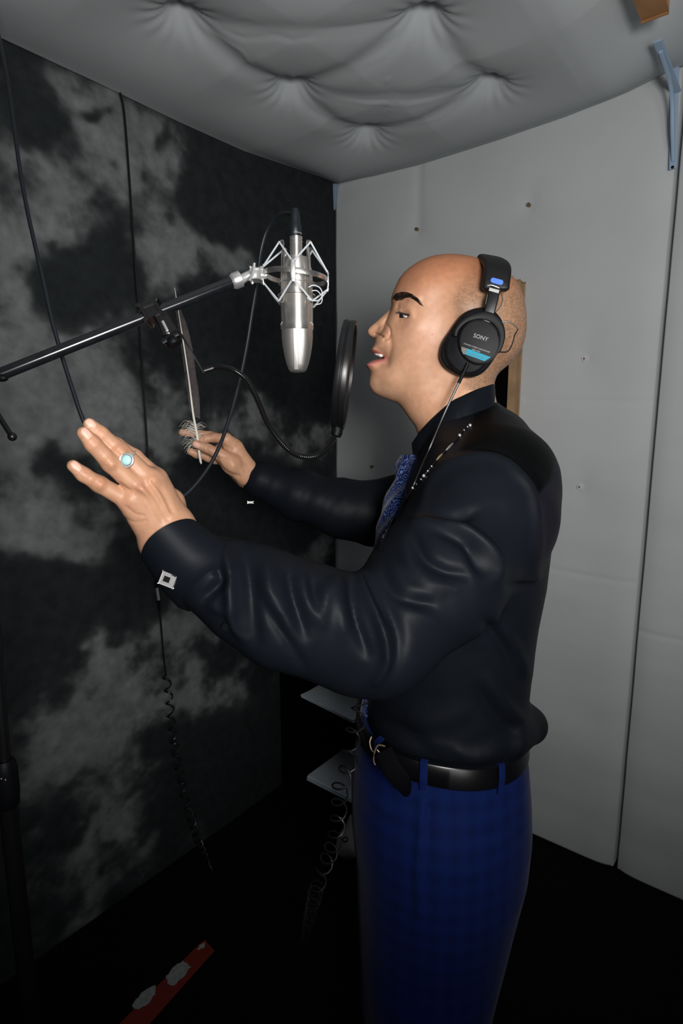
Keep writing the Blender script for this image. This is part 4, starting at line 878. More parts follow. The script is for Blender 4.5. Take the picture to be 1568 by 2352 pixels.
mb = MB(); kp = [hpw(x, y, w) for x, y, w in ((940, 1050, .016), (935, 1066, .018), (926, 1086, .019), (921, 1098, .019))]; mb.sweep(cr_(kp, 4), ML * .8 + MA * .2, np.linspace(.021, .015, 13), [.020] * 13, 16, 2.6); sub_(mb.build('knot', M['tie']), tie)
# beaded cord around the neck
NL = [(1083, 975, .075), (1068, 985, .085), (1040, 1018, .098), (1008, 1050, .104), (985, 1078, .104), (960, 1108, .100), (935, 1135, .092), (908, 1172, .086), (895, 1205, .082), (884, 1228, .078), (872, 1262, .074), (862, 1300, .070), (850, 1400, .06), (840, 1500, .05), (832, 1580, .045), (829, 1610, .045)]
NL = [q_ for q_ in NL if q_[1] < 1235]
ncp = cr_(np.array([onshirt(x, y, .0025) for x, y, w in NL]), 8); nk = kid(empty('bead_necklace'))
mb = MB(); mb.tube(ncp, .0010, 6); sub_(mb.build('cord', M['blackplastic']), nk)
for i, s_ in enumerate([3, 6, 9, 12, 30, 33, 36, 38, 41, 44, 60, 66, 69, 71]):
    mb = MB(); c = ncp[s_]; mb.ball(c, .0014 + .0012 * (i % 3 == 0), 8); sub_(mb.build('silver_bead', M['nickel2']), nk)
for s_ in (18, 24, 50, 56): mb = MB(); mb.tube([ncp[s_ - 2], ncp[s_], ncp[s_ + 2]], [.001, .0019, .001], 8); sub_(mb.build('bugle_bead', M['brass'] if s_ > 20 else M['nickel']), nk)

# ---------------------------------------------------------------- trousers, belt, shoes
ft = Field([-.2, .55, .04], [.50, 1.40, hp(1060, 1793, .17)[1] + .035], .006)
torso(ft, prow, 0, .03)
for s_, da in ((1, 0), (-1, .02)):
    ft.chain([L2W(hipa + .005, .088 * s_, .80), L2W(hipa + .012 + da, .095 * s_, .50), L2W(hipa + da, .10 * s_, .10)], [.095, .080, .062], .05)
V, Q = ft.mesh(2); nrm = vnormals(V, Q); X_, Y_, Dp = proj(V); vis = sst(-(nrm @ RF), 0, .4)
for pts, amp, sg in (([(970, 1845), (966, 1920), (958, 2010), (965, 2100)], .0045, 6), ([(985, 1850), (982, 1930), (975, 2010)], -.003, 5), ([(1090, 1925), (1150, 1915), (1185, 1905)], -.0022, 4), ([(850, 1840), (900, 1870), (950, 1870)], .0025, 10), ([(1175, 1700), (1200, 1800), (1205, 1900)], .002, 10)):
    d, par = segdist(X_, Y_, np.array(pts, float)); V = V + nrm * (amp * np.exp(-(d / sg) ** 2 / 2) * vis)[:, None]
trs = kid(fastobj('trousers', V, Q, M['trouser'])); trs['label'] = 'royal blue checked trousers'
# belt as a band that follows the waist, dipping at the front
def waist(off, z_, tilt=0):
    o = []
    for k in range(96):
        ph = 2 * math.pi * k / 96; c, s_ = math.cos(ph), math.sin(ph); zz_ = z_ + tilt * c
        ca = np.interp(zz_, prow[:, 0], prow[:, 1]); ra = np.interp(zz_, prow[:, 0], prow[:, 2]); rw = np.interp(zz_, prow[:, 0], prow[:, 3])
        q = (abs(c) ** 2.2 + abs(s_) ** 2.2) ** (-1 / 2.2); o.append(L2W(ca + (ra + off) * c * q, (rw + off) * s_ * q, zz_))
    return np.array(o)
zb_ = hp(1060, 1793, .17)[1]; half = .0165
prof = [(.0005, -half), (.0045, -half), (.0060, -half + .002), (.0060, half - .002), (.0045, half), (.0005, half)]
V = np.concatenate([waist(o, zb_ + h_, .012) for o, h_ in prof]); n = 96; m = len(prof)
mb = MB(); mb.add(V, [(i * n + k, i * n + (k + 1) % n, ((i + 1) % m) * n + (k + 1) % n, ((i + 1) % m) * n + k) for i in range(m) for k in range(n)])
belt = kid(mb.build('belt', M['belt'])); belt['label'] = 'glossy black leather belt'
W0 = waist(.008, zb_, .012); pw_ = proj(W0)
def nearest(px, front=True):
    best = None
    for i in range(96):
        if (W0[i] - M0) @ ML < 0: continue
        e = abs(pw_[0][i] - px)
        if best is None or e < best[0]: best = (e, i)
    return best[1]
for px in (975, 1152, 872):
    i = nearest(px); c = W0[i]; t_ = W0[(i + 1) % 96] - W0[i - 1]; t_ /= np.linalg.norm(t_); mb = MB(); o_ = np.cross(t_, UP); o_ *= np.sign(o_ @ (c - L2W(hipa, 0, zb_)))
    mb.sweep([c - o_ * .010 - UP * .034, c + o_ * .001 - UP * .026, c + o_ * .003, c + o_ * .001 + UP * .022, c - o_ * .010 + UP * .026], t_, .012, .0022, 12, 5); sub_(mb.build('belt_loop', M['trouser']), trs)
i = nearest(862); 
bp_ = [P(853, 1692, .86), P(849, 1705, .858), P(853, 1722, .855), P(860, 1728, .85)]
mb = MB(); mb.tube(cr_(bp_, 5), .0011, 8); mb.tube(cr_([P(884, 1714, .84), P(868, 1712, .845), P(860, 1728, .848), P(858, 1748, .85), P(862, 1757, .85)], 5), .0012, 8); mb.tube([P(866, 1722, .845), P(882, 1741, .84)], .0010, 8); sub_(mb.build('buckle', M['brass']), belt)
mb = MB(); mb.sweep(cr_([P(880, 1725, .835), P(900, 1765, .825), P(925, 1800, .820), P(934, 1828, .822)], 5), RX + RU * .5, [.028] * 10 + [.026, .022, .018, .015, .011, .006], .004, 14, 4); sub_(mb.build('belt_end', M['blackmatte']), belt)
for s_, da in ((1, 0), (-1, .02)):
    f_ = Field(L2W(hipa + .07 + da, .11 * s_, .05) - [.2, .2, .07], L2W(hipa + .07 + da, .11 * s_, .05) + [.2, .2, .1], .004)
    f_.chain([L2W(hipa - .04 + da, .10 * s_, .045), L2W(hipa + .06 + da, .108 * s_, .045), L2W(hipa + .17 + da, .118 * s_, .036)], [.045, .045, .036], .02); f_.cone(L2W(hipa - .02 + da, .10 * s_, .06), L2W(hipa - .01 + da, .10 * s_, .10), .045, .05, .02)
    Vv, Qv = f_.mesh(2); Vv[:, 2] = np.maximum(Vv[:, 2], .001); kid(fastobj('shoe', Vv, Qv, M['belt']))

# ring on the middle finger: worn by the man
rg = kid(empty('finger_ring')); a = P(346, 1105, .606); b_ = P(276, 1036, .589); ax = (b_ - a) / np.linalg.norm(b_ - a); c = a + (b_ - a) * .76 + RF * .0006
mb = MB(); u_ = np.cross(ax, RF); u_ /= np.linalg.norm(u_); v_ = np.cross(ax, u_); mb.tube([c + .0096 * (math.cos(t) * u_ + math.sin(t) * v_) for t in np.linspace(0, 2 * math.pi, 32, endpoint=False)], .0012, 8, closed=True); sub_(mb.build('silver_band', M['nickel2']), rg)
cs = P(292, 1057, .578); nd = -RF * .95 + RX * -.1 + RU * .05
mb = MB(); mb.lathe(cs, [(.0050, -.003), (.0072, -.001), (.0078, .0008), (.0074, .0016), (.0066, .0012), (.0060, .0022), (.0052, .0022), (.0050, .001), (.001, .001)], 36, nd); sub_(mb.build('bezel', M['nickel2']), rg)
mb = MB(); mb.lathe(cs + nd / np.linalg.norm(nd) * .001, [(.0050, -.001), (.0051, .0008), (.0042, .0020), (.0028, .0027), (.0012, .0030), (.0001, .0031)], 32, nd); sub_(mb.build('stone', M['stone']), rg)

# ================================================================ FEATHER
FD = 1.122
rach = [(462, 1066), (458, 1045), (452, 998), (443, 948), (433, 869), (421, 787), (409, 713), (401, 661)]
fe = tag(empty('feather', P(452, 1000, FD)), 'long dusky feather with a white quill pinched between finger and thumb', 'feather')
rp = cr_(PP([(x, y, FD - .003 * (i > 2)) for i, (x, y) in enumerate(rach)]), 8)
mb = MB(); mb.tube(rp, np.interp(np.arange(len(rp)), [0, 3, 16, 30, len(rp) - 1], [.0010, .0024, .0026, .0018, .0004]), 10); mb.build('quill', M['quill'], fe)
Rr = [(459, 962), (457, 910), (450, 863), (442, 804), (430, 751), (416, 713), (401, 661)]; Lr = [(436, 945), (427, 880), (419, 822), (411, 763), (402, 707), (400, 680), (401, 661)]; Cr = [(444, 955), (437, 900), (429, 845), (419, 780), (410, 720), (404, 685), (401, 661)]
for E_, nm in ((Rr, 1), (Lr, -1)):
    e_ = cr_(PP([(x, y, FD + .004) for x, y in E_]), 10); c_ = cr_(PP([(x, y, FD) for x, y in Cr]), 10); V = []; n = len(e_)
    for sd in (-1, 1):
        for j in range(6):
            t = j / 5; jit = (t ** 3) * .00015 * np.sin(np.arange(n) * 2.1 + nm)[:, None] * RX; V.append(c_ * (1 - t) + e_ * t + jit + RF * (.0030 * math.sin(t * 2.5) + sd * .0003))
    V = np.concatenate(V); g = lambda s_, j, i: (s_ * 6 + j) * n + i
    Fc = [(g(s_, j, i), g(s_, j, i + 1), g(s_, j + 1, i + 1), g(s_, j + 1, i)) for s_ in (0, 1) for j in range(5) for i in range(n - 1)] + [(g(0, j, i), g(0, j, i + 1), g(1, j, i + 1), g(1, j, i)) for j in (0, 5) for i in range(n - 1)]
    mb = MB(); mb.add(V, Fc); mb.build('vane', M['vane'], fe)
mb = MB()
for i in range(110):
    s_ = rng.uniform(10, 20); p0 = rp[int(s_)] + (rp[int(s_) + 1] - rp[int(s_)]) * (s_ % 1); sg = -1 if rng.random() < .62 else 1; l = rng.uniform(.010, .030) * (1.1 if sg < 0 else .75)
    up = rng.uniform(.1, .9); p1 = p0 + RX * sg * l * .55 + RU * l * up * .5 - RF * rng.uniform(-.004, .006); p2_ = p0 + RX * sg * l - RU * l * rng.uniform(-.3, .5)
    mb.tube(cr_([p0, p1, p2_], 4), np.linspace(.00028, .0001, 9), 3, cap=False)
mb.build('downy_barbs', M['down'], fe, fix=False)

# ================================================================ HEADPHONES
hpo = tag(empty('headphones', hpw(1100, 780, .1)), 'black studio headphones with a cyan label worn on the shaved head', 'headphones')
def c8(pts): return [(1000 + x / 7.127, 570 + y / 7.127) for x, y in pts]
PAD = c8([(770, 950), (600, 980), (440, 1060), (330, 1180), (230, 1330), (130, 1480), (75, 1620), (65, 1780), (130, 1920), (250, 2020), (400, 2090), (540, 2110), (680, 2080), (800, 2010), (900, 1900), (1000, 1740), (1080, 1550), (1118, 1350), (1098, 1180), (1000, 1040), (900, 970)])
HOU = c8([(740, 985), (560, 1012), (450, 1090), (380, 1200), (290, 1350), (190, 1500), (155, 1640), (165, 1780), (230, 1900), (330, 2000), (440, 2050), (560, 2060), (690, 2020), (800, 1930), (900, 1830), (1000, 1700), (1070, 1540), (1105, 1360), (1085, 1190), (1000, 1060), (870, 990)])
DISC = [(1100.6 + 46 * math.cos(t), 784.7 + 50 * math.sin(t)) for t in np.linspace(0, 2 * math.pi, 24, endpoint=False)]
RIM = [(1100.6 + 49 * math.cos(t), 784.7 + 53 * math.sin(t)) for t in np.linspace(0, 2 * math.pi, 24, endpoint=False)]
def mirror(o):      # same part on the other side of the head
    d = o.copy(); d.data = o.data.copy(); V = np.empty(len(d.data.vertices) * 3); d.data.vertices.foreach_get('co', V); V = V.reshape(-1, 3); q = V - M0; V = V - 2 * (q @ ML)[:, None] * ML
    d.data.vertices.foreach_set('co', V.ravel()); d.data.flip_normals(); sc.collection.objects.link(d); return d
def both(o): mirror(o)
both(plate(PAD, .058, .088, .009, 6).build('ear_pad', M['leather'], hpo))
both(plate(HOU, .080, .099, .004, 4, dome=.006).build('ear_cup', M['blackplastic'], hpo))
dr_ = plate(RIM, .098, .1085, .002).build('cup_rim', M['blackpaint'], hpo); both(dr_)
dk = plate(DISC, .104, .1105, .0012).build('face_disc', M['blackplastic'], hpo); both(dk)
ARC = c8([(322, 1440), (345, 1340), (420, 1240), (520, 1165), (640, 1120), (760, 1105), (880, 1125), (980, 1190), (1050, 1290), (1080, 1400), (1075, 1520), (1040, 1640), (1005, 1705)])
ap = cr_(np.array([hpw(x, y, .107) for x, y in ARC]), 5); mb = MB(); tw = np.interp(np.arange(len(ap)), [0, 15, 30, 45, len(ap) - 1], [.006, .009, .014, .010, .006]); mb.sweep(ap, np.cross(np.gradient(ap, axis=0), ML), tw, .006, 14, 4); both(mb.build('yoke', M['blackplastic'], hpo))
st = [hpw(x, y, w) for x, y, w in ((1116, 738, .1065), (1122, 722, .1070), (1128, 700, .1065), (1133, 680, .105), (1137, 660, .1025))]
mb = MB(); mb.sweep(cr_(st, 4), MA, .0155, .005, 14, 5); both(mb.build('slider_arm', M['blackpaint'], hpo))
mb = MB(); e1_ = hpw(1119, 676, .1065); e2_ = hpw(1115, 699, .108); mb.tube([e1_, e2_], .0006, 6); mb.build('steel_edge', M['nickel'], hpo)
bpth = [(1137, 668, .0975), (1139, 650, .0965), (1142, 625, .0900), (1141, 612, .0770), (1134, 602, .050), (1122, 600, .0), ]
bl_ = [hpw(*q) for q in bpth]; bf = [L2W(*(lambda a, z_: (a, -w, z_))(*hp(x, y, w))) for x, y, w in bpth[:-1]][::-1]
bp2 = cr_(np.array(bl_ + bf), 8); mb = MB(); n = len(bp2); ww = np.interp(np.arange(n), [0, 3, n - 4, n - 1], [.030, .038, .038, .030]); mb.sweep(bp2, MA * .97 + UP * .22, ww, np.interp(np.arange(n), [0, 3, n - 4, n - 1], [.010, .014, .014, .010]), 20, 4); hb = mb.build('headband', M['leather'], hpo)
outw = ML * .97 - RX * 0
def onband(x, y, w): return hpw(x, y, w)
xd = onband(1150, 649, .1) - onband(1130, 643.5, .1); ydn = UP
t_ = []; c = hpw(1140.7, 646.5, .1042)
xd /= np.linalg.norm(xd); yd = np.cross(ML, xd); yd *= np.sign(yd[2])
mb = MB(); pts = [c + xd * ((.0055 if math.cos(a) > 0 else -.0055) + .0034 * math.cos(a)) + yd * .0034 * math.sin(a) for a in np.linspace(0, 2 * math.pi, 32, endpoint=False)]
n = 32; mb.add(pts + [p + ML * .0012 for p in pts], [tuple(range(n)), tuple(range(n, 2 * n))] + [(k, (k + 1) % n, n + (k + 1) % n, n + k) for k in range(n)]); mb.build('blue_tag', M['blue'], hpo)
mb = MB(); mb.tube(cr_([hpw(1119, 656, .1045), hpw(1128, 655, .1055), hpw(1138, 658, .1055), hpw(1147, 662, .1045)], 5), .0008, 6); mb.build('chrome_trim', M['nickel2'], hpo)
mb = MB(); mb.box(hpw(1134.5, 667.5, .1065), xd * .0068, yd * .0022, ML * .0012); mb.build('silver_plate', M['platinggrey'], hpo)
WL = c8([(1085, 1212), (1140, 1203), (1200, 1207), (1262, 1245), (1318, 1290), (1342, 1325), (1330, 1360), (1300, 1410), (1278, 1480), (1265, 1530), (1240, 1600), (1205, 1665), (1160, 1697), (1100, 1702), (1030, 1692)])
mb = MB(); mb.tube(cr_([hpw(x, y, .098) for x, y in WL], 5), .0010, 8); mb.build('wire_loop', M['blackpaint'], hpo)
mb = MB(); mb.tube(cr_([hpw(x, y, .10) for x, y in c8([(1075, 745), (1090, 800), (1090, 870), (1065, 940), (1020, 1010), (990, 1035)])], 5), .0009, 8); mb.build('bridge_wire', M['blackpaint'], hpo)
def disc_pt(x, y, w=.1108): return hpw(1000 + x / 7.127, 570 + y / 7.127, w)
TX = disc_pt(870, 1495) - disc_pt(610, 1410)
def dtext(s, x0, y0, x1, y1, m, nm='lettering', w=.1108):
    a = disc_pt(x0, y0, w); b_ = disc_pt(x1, y1, w); text(nm, s, (a + b_) / 2, b_ - a, UP, np.linalg.norm(b_ - a), m, hpo)
dtext('SONY', 625, 1425, 858, 1496, M['letters']); dtext('DYNAMIC STEREO HEADPHONES', 462, 1560, 888, 1705, M['letters']); dtext('MDR-7506', 597, 1655, 728, 1697, M['letters'])
def sticker(pts, w0, w1, name, m):
    a = [disc_pt(x, y, w0) for x, y in pts]; b_ = [disc_pt(x, y, w1) for x, y in pts]; n = len(pts)
    mb = MB(); mb.add(a + b_, [tuple(range(n)), tuple(range(n, 2 * n))] + [(k, (k + 1) % n, n + (k + 1) % n, n + k) for k in range(n)]); return mb.build(name, m, hpo, smooth=False)
sticker([(520, 1642), (904, 1785), (800, 1850), (482, 1735)], .1100, .1110, 'cyan_label', M['cyan'])
sticker([(420, 1612), (518, 1642), (480, 1735), (455, 1738), (425, 1680)], .1100, .1109, 'bronze_label', M['bronze'])
dtext('Professional', 512, 1702, 790, 1795, M['darkprint'], w=.1112)
# cord: straight from the cup, under the arm, then coiled down to the floor and up to the hanging extension lead
cd = [hpw(1074, 834, .104), hpw(1068, 848, .104), hpw(1053, 880, .106), hpw(1018, 955, .108), *[onshirt(x, y, .004) for x, y in ((984, 1035), (964, 1080), (945, 1125), (925, 1160), (905, 1192), (888, 1222))], onshirt(872, 1262, .004), hpw(846, 1420, .03), hpw(840, 1520, .03), hpw(832, 1600, .04)]
mb = MB(); mb.tube(cr_(cd[:3], 5), .0027, 10); mb.build('strain_relief', M['blackplastic'], hpo)
mb = MB(); mb.tube(cr_(cd, 8), .0019, 8); mb.build('straight_cord', M['blackpaint'], hpo)
def coil(path, r, pitch, rad, ph=0, per=10):
    pts, s = resample(cr_(path, 10), pitch / per); t = np.gradient(pts, axis=0); t /= np.linalg.norm(t, axis=1)[:, None]; u_ = np.cross(t, RF); u_ /= np.linalg.norm(u_, axis=1)[:, None]; v_ = np.cross(t, u_); th = 2 * np.pi * s / pitch + ph
    mb = MB(); mb.tube(pts + r * (np.cos(th)[:, None] * u_ + np.sin(th)[:, None] * v_), rad, 6); return mb
cp1 = PP([(832, 1600, .90), (822, 1650, .90), (805, 1710, .92), (800, 1760, .93), (782, 1800, .95), (778, 1860, .98), (768, 1930, 1.01), (745, 1990, 1.06), (722, 2060, 1.12), (700, 2150, 1.2)]); 
endc = floorp(690, 2200); cp1 = np.vstack([cp1[:-1], [floorp(700, 2170) + [0, 0, .012]]])
coil(cp1, .0135, .040, .0017).build('coiled_cord', M['blackpaint'], hpo)
# the hanging lead in front of the backdrop
off = .10
ex = tag(empty('extension_lead', wallL(360, 1340, off)), 'thin black lead hanging from the ceiling that ends in a springy coiled section', 'cable')
exu = [wallL(x, y, o) for x, y, o in ((276, 214, .03), (285, 260, .04), (296, 400, .05), (308, 580, .06), (318, 720, .07), (330, 900, .08), (340, 1060, .09), (350, 1200, .10), (358, 1330, .10))]
mb = MB(); mb.tube(cr_(exu, 8), .0031, 8); mb.build('upper_cord', M['blackpaint'], ex)
jk = [wallL(358, 1330, .10), wallL(359, 1346, .10), wallL(361, 1352, .10), wallL(364, 1382, .10), wallL(366, 1402, .10)]
mb = MB(); mb.tube(jk, [.003, .0055, .0055, .0055, .003], 12); mb.build('jack_sleeve', M['blackplastic'], ex)
mb = MB(); mb.tube([wallL(360, 1350, .104), wallL(364, 1378, .104)], .0045, 12); mb.build('jack_plug', M['nickel2'], ex)
mb = MB(); mb.tube(cr_([wallL(x, y, .10) for x, y in ((365, 1385), (369, 1430), (375, 1500), (381, 1550))], 6), .0028, 8); mb.build('lower_cord', M['blackpaint'], ex)
cw = [wallL(x, y, o) for x, y, o in ((381, 1548, .10), (388, 1600, .11), (395, 1670, .12), (406, 1740, .14), (420, 1810, .17), (438, 1880, .20))] + [floorp(480, 2010) + [0, 0, .015]]
coil(cw, .0105, .040, .0030, 1.2).build('coiled_section', M['blackpaint'], ex)

# ================================================================ MICROPHONE, SHOCK MOUNT
MD = .885
mc = P(682, 745, MD); mx_, my_ = mc[0], mc[1]
def zat(py): return P(682, py, MD)[2]
mic = tag(empty('microphone', (mx_, my_, zat(855))), 'satin nickel studio microphone hanging upside down with woven wire grille', 'microphone')
ppm = FPX / MD; r_ = lambda px: px / ppm
mb = MB(); mb.lathe((mx_, my_, 0), [(r_(18), zat(596)), (r_(26), zat(599)), (r_(30), zat(610)), (r_(35), zat(624)), (r_(36.5), zat(640)), (r_(36.5), zat(690)), (r_(37), zat(691)), (r_(36.5), zat(740)), (r_(37.8), zat(743)), (r_(37.8), zat(756)), (r_(36), zat(759)), (r_(5), zat(759))], 56); body = mb.build('body', M['turned'], mic)
mb = MB(); mb.lathe((mx_, my_, 0), [(r_(3), zat(553)), (r_(14.2), zat(554)), (r_(14.2), zat(558)), (r_(13), zat(560)), (r_(14.2), zat(562)), (r_(14.2), zat(566)), (r_(13.2), zat(568)), (r_(14), zat(570)), (r_(13.5), zat(585)), (r_(13.2), zat(594)), (r_(18), zat(597))], 40); mb.build('neck', M['turned'], mic)
for dx in (-1, 1):
    for k in range(2):
        a = math.radians(-90 + dx * (62 + 10 * k)); c = np.array([mx_ + math.cos(a) * r_(37), my_ + math.sin(a) * r_(37), zat(744 + 3 * k)]); mb = MB(); mb.ball(c, .0016, 6); mb.build('grille_screw', M['nickel2'], mic)
# grille: round at the top, wedge shaped at the bottom
def gring(py, rx, ry, n=56, pw=2.4): 
    o = []
    for k in range(n):
        a = 2 * math.pi * k / n; c, s_ = math.cos(a), math.sin(a); o.append((mx_ + rx * math.copysign(abs(c) ** (2 / pw), c), my_ + ry * math.copysign(abs(s_) ** (2 / pw), s_), zat(py)))
    return o
secs = [(759, 36, 34), (775, 36, 33), (795, 34, 30), (815, 30.5, 26), (835, 25.5, 21), (848, 20.5, 17), (853, 16, 13), (855, 6, 6)]; n = 56
V = sum([gring(y, r_(a), r_(b_)) for y, a, b_ in secs], []); mb = MB(); mb.add(V, [(i * n + k, i * n + (k + 1) % n, (i + 1) * n + (k + 1) % n, (i + 1) * n + k) for i in range(len(secs) - 1) for k in range(n)] + [tuple(range(n)), tuple((len(secs) - 1) * n + k for k in range(n))]); mb.build('grille', M['grille'], mic)
for sgn in (-1, 1):
    pts = [(mx_ - r_(2), my_ + sgn * (r_(b_) + .0006), zat(y)) for y, a, b_ in secs[:-2]] ; mb = MB(); mb.sweep(cr_(pts, 3), RX, r_(10.5), .0022, 12, 8); mb.build('grille_rib', M['nickel2'], mic)
mb = MB(); mb.box((mx_ - r_(1), my_ - r_(8), zat(855)), RX * r_(6), np.array([0, r_(12), 0]), UP * r_(1.6)); mb.build('foot_slot', M['blackplastic'], mic)
# shock mount
sm = tag(empty('shock_mount', (mx_, my_, zat(640))), 'nickel ring shock mount with pale elastic bands holding the studio microphone', 'shock mount')
RR = r_(72) * .985; rc = np.array([mx_ - r_(2), my_, zat(641)])
V = []; n = 64; prof = [(RR - .0016, -.0035), (RR + .0016, -.0035), (RR + .0022, 0), (RR + .0016, .0035), (RR - .0016, .0035)]; mb = MB(); mb.lathe(rc, prof + [prof[0]], n, (.10, 0, 1), cap=False); mb.build('outer_ring', M['nickel'], sm)
ci = r_(41)
for zz_ in (655, 681):
    mb = MB(); mb.tube([np.array([mx_ + (ci) * math.cos(t), my_ + ci * math.sin(t), zat(zz_)]) for t in np.linspace(0, 2 * math.pi, 48, endpoint=False)], .0012, 8, closed=True); mb.build('inner_wire_ring', M['nickel'], sm)
posts = []
for k in range(4):
    a = math.radians(-90 + 45 + 90 * k); d = np.array([math.cos(a), math.sin(a), 0]); base_ = np.array([mx_, my_, 0])
    rt = ci + r_(3); tp_ = base_ + d * (rt - r_(6)) + [0, 0, zat(574)]; bt_ = base_ + d * (rt - r_(2)) + [0, 0, zat(700)]
    if k in (0, 3): pass
    mb = MB(); mb.sweep(cr_([tp_ + d * .007, tp_ + d * .003 + UP * .003, tp_, base_ + d * (rt - r_(4)) + [0, 0, zat(600)], base_ + d * ci + [0, 0, zat(640)], base_ + d * ci + [0, 0, zat(680)], bt_ - UP * 0, bt_ + d * .006 - UP * .001, bt_ + d * .007 + UP * .005], 5), np.cross(d, UP), .0052, .0011, 10, 5); mb.build('cage_arm', M['nickel'], sm)
    posts.append((tp_ + d * .007, bt_ + d * .007))
anch = []
for k in range(4):
    a = math.radians(-90 + 90 * k); d = np.array([math.cos(a), math.sin(a), 0]); c = rc + d * (RR + .002) - UP * d[0] * (RR * .10); anch.append((c + UP * .010, c - UP * .012))
    mb = MB(); mb.sweep([c + UP * .014 - d * .001, c + UP * .006, c - UP * .006, c - UP * .016 - d * .001], np.cross(d, UP), [.0045, .0075, .0080, .0050], .0022, 12, 4); mb.build('ring_hook', M['nickel2'], sm)
for k in range(4):
    for kk in (k, (k + 1) % 4):
        for lv in (0, 1):
            mb = MB(); mb.tube([posts[k][lv], (posts[k][lv] + anch[kk][lv]) / 2, anch[kk][lv]], .0014, 8); mb.build('elastic_band', M['elastic'], sm)
mb = MB(); lc = P(728, 672, .86)
mb.tube(cr_([P(708, 660, .85), P(720, 655, .85), P(735, 662, .85), P(740, 678, .85), P(730, 690, .85), P(712, 689, .85), P(705, 683, .85)], 6), .0009, 6); mb.tube(cr_([P(716, 668, .852), P(728, 668, .852), P(739, 682, .852), P(737, 696, .852), P(724, 700, .852)], 6), .0008, 6); mb.build('loose_elastic', M['elastic'], sm)
# pivot block and wing nut
BD = lambda x: float(np.interp(x, [-60, 610], [.755, .872]))
mb = MB(); mb.box(P(589, 632, BD(589)), RX * .0075, RU * .0085, RF * .006); mb.tube([P(594, 632, BD(594)), P(612, 632, BD(604))], [.0065, .0055], 14); mb.build('pivot_block', M['nickel2'], sm)
mb = MB(); mb.lathe(P(580, 626, BD(580) - .006), [(.0003, .004), (.0055, .003), (.0062, -.004)], 20, -RF); mb.sweep([P(584, 604, BD(580) - .011), P(581, 625, BD(580) - .009), P(573, 645, BD(580) - .011)], RX, [.0036, .0062, .0036], .0025, 12, 3); mb.build('wing_nut', M['nickel2'], sm)
mb = MB(); mb.tube(cr_([P(553, 643, BD(553)), P(566, 635, BD(566)), P(582, 630, BD(582))], 4), .0068, 16); mb.build('curved_stem', M['nickel2'], sm)

# ================================================================ MICROPHONE STAND
SX = -60
st_ = tag(empty('microphone_stand', (P(SX, 870, .755)[0], P(SX, 870, .755)[1], 0)), 'black microphone stand at the left edge with a long glossy boom', 'microphone stand')
def bp(x): return P(x, 648 + (533 - x) * .3985, BD(x))
ps = [bp(-75), bp(120), bp(300), bp(420), bp(533)]
mb = MB(); mb.tube(ps, .0082, 24); mb.build('boom_arm', M['chromeblack'], st_)
mb = MB(); q0, q1 = bp(533), bp(552); mb.tube([q0 - (q1 - q0) * .1, q0 + (q1 - q0) * .2, q1, q1 + (q1 - q0) * .15], [.0092, .0122, .0122, .0080], 12); mb.build('threaded_collar', M['nickel2'], st_)
sp0 = P(SX, 872, .755); px_, py_ = sp0[0], sp0[1]
foot = P(2, 1500, .80)
sxy = np.array([foot[0] - .012, foot[1], 0])
mb = MB(); mb.tube([sxy + UP * .06, sxy + UP * .98], .0125, 20); mb.build('lower_tube', M['blackpaint'], st_)
mb = MB(); top_p = sp0 + [0, 0, -.01]; mb.tube([sxy + UP * .96, sxy * .5 + np.array([px_, py_, 0]) * .5 + UP * (1.25), top_p], .0085, 18); mb.build('upper_tube', M['blackpaint'], st_)
mb = MB(); zc_ = P(15, 1800, .82)[2]; mb.lathe(sxy, [(.012, zc_ - .045), (.0155, zc_ - .04), (.017, zc_ - .02), (.017, zc_ + .012), (.015, zc_ + .025), (.012, zc_ + .03)], 24); mb.build('height_clutch', M['blackplastic'], st_)
for k in range(5): 
    mb = MB(); a = -math.pi / 2 + (k - 2) * .28; mb.ball(sxy + [.0172 * math.cos(a), .0172 * math.sin(a), zc_ + .008 + .003 * (k % 2)], .0011, 6); mb.build('clutch_stud', M['nickel2'], st_)
mb = MB(); mb.lathe((0, 0, 0), [(.001, -.022), (.020, -.022), (.022, -.016), (.022, .016), (.020, .022), (.001, .022)], 24, RF); 
mb.v = [tuple(np.array(p) + sp0) for p in mb.v]; mb.build('boom_joint', M['blackplastic'], st_)
mb = MB(); k0 = P(0, 960, .74); k1 = P(24, 998, .73); mb.tube([P(-45, 890, .75), k0, k1], .0033, 10); mb.build('tension_rod', M['blackpaint'], st_)
mb = MB(); mb.ball(P(28, 1003, .73), .0055, 14); mb.build('ball_knob', M['blackpaint'], st_)
mb = MB(); mb.ball(P(4, 868, .745), .0062, 12, (1.3, 1, .8)); mb.build('set_screw', M['blackplastic'], st_)
for k in range(3):
    a = math.radians(200 + 120 * k); d = np.array([math.cos(a), math.sin(a), 0]); mb = MB(); mb.tube(cr_([sxy + UP * .10, sxy + d * .12 + UP * .06, sxy + d * .27 + UP * .012], 4), .0085, 12); mb.build('leg', M['blackpaint'], st_)

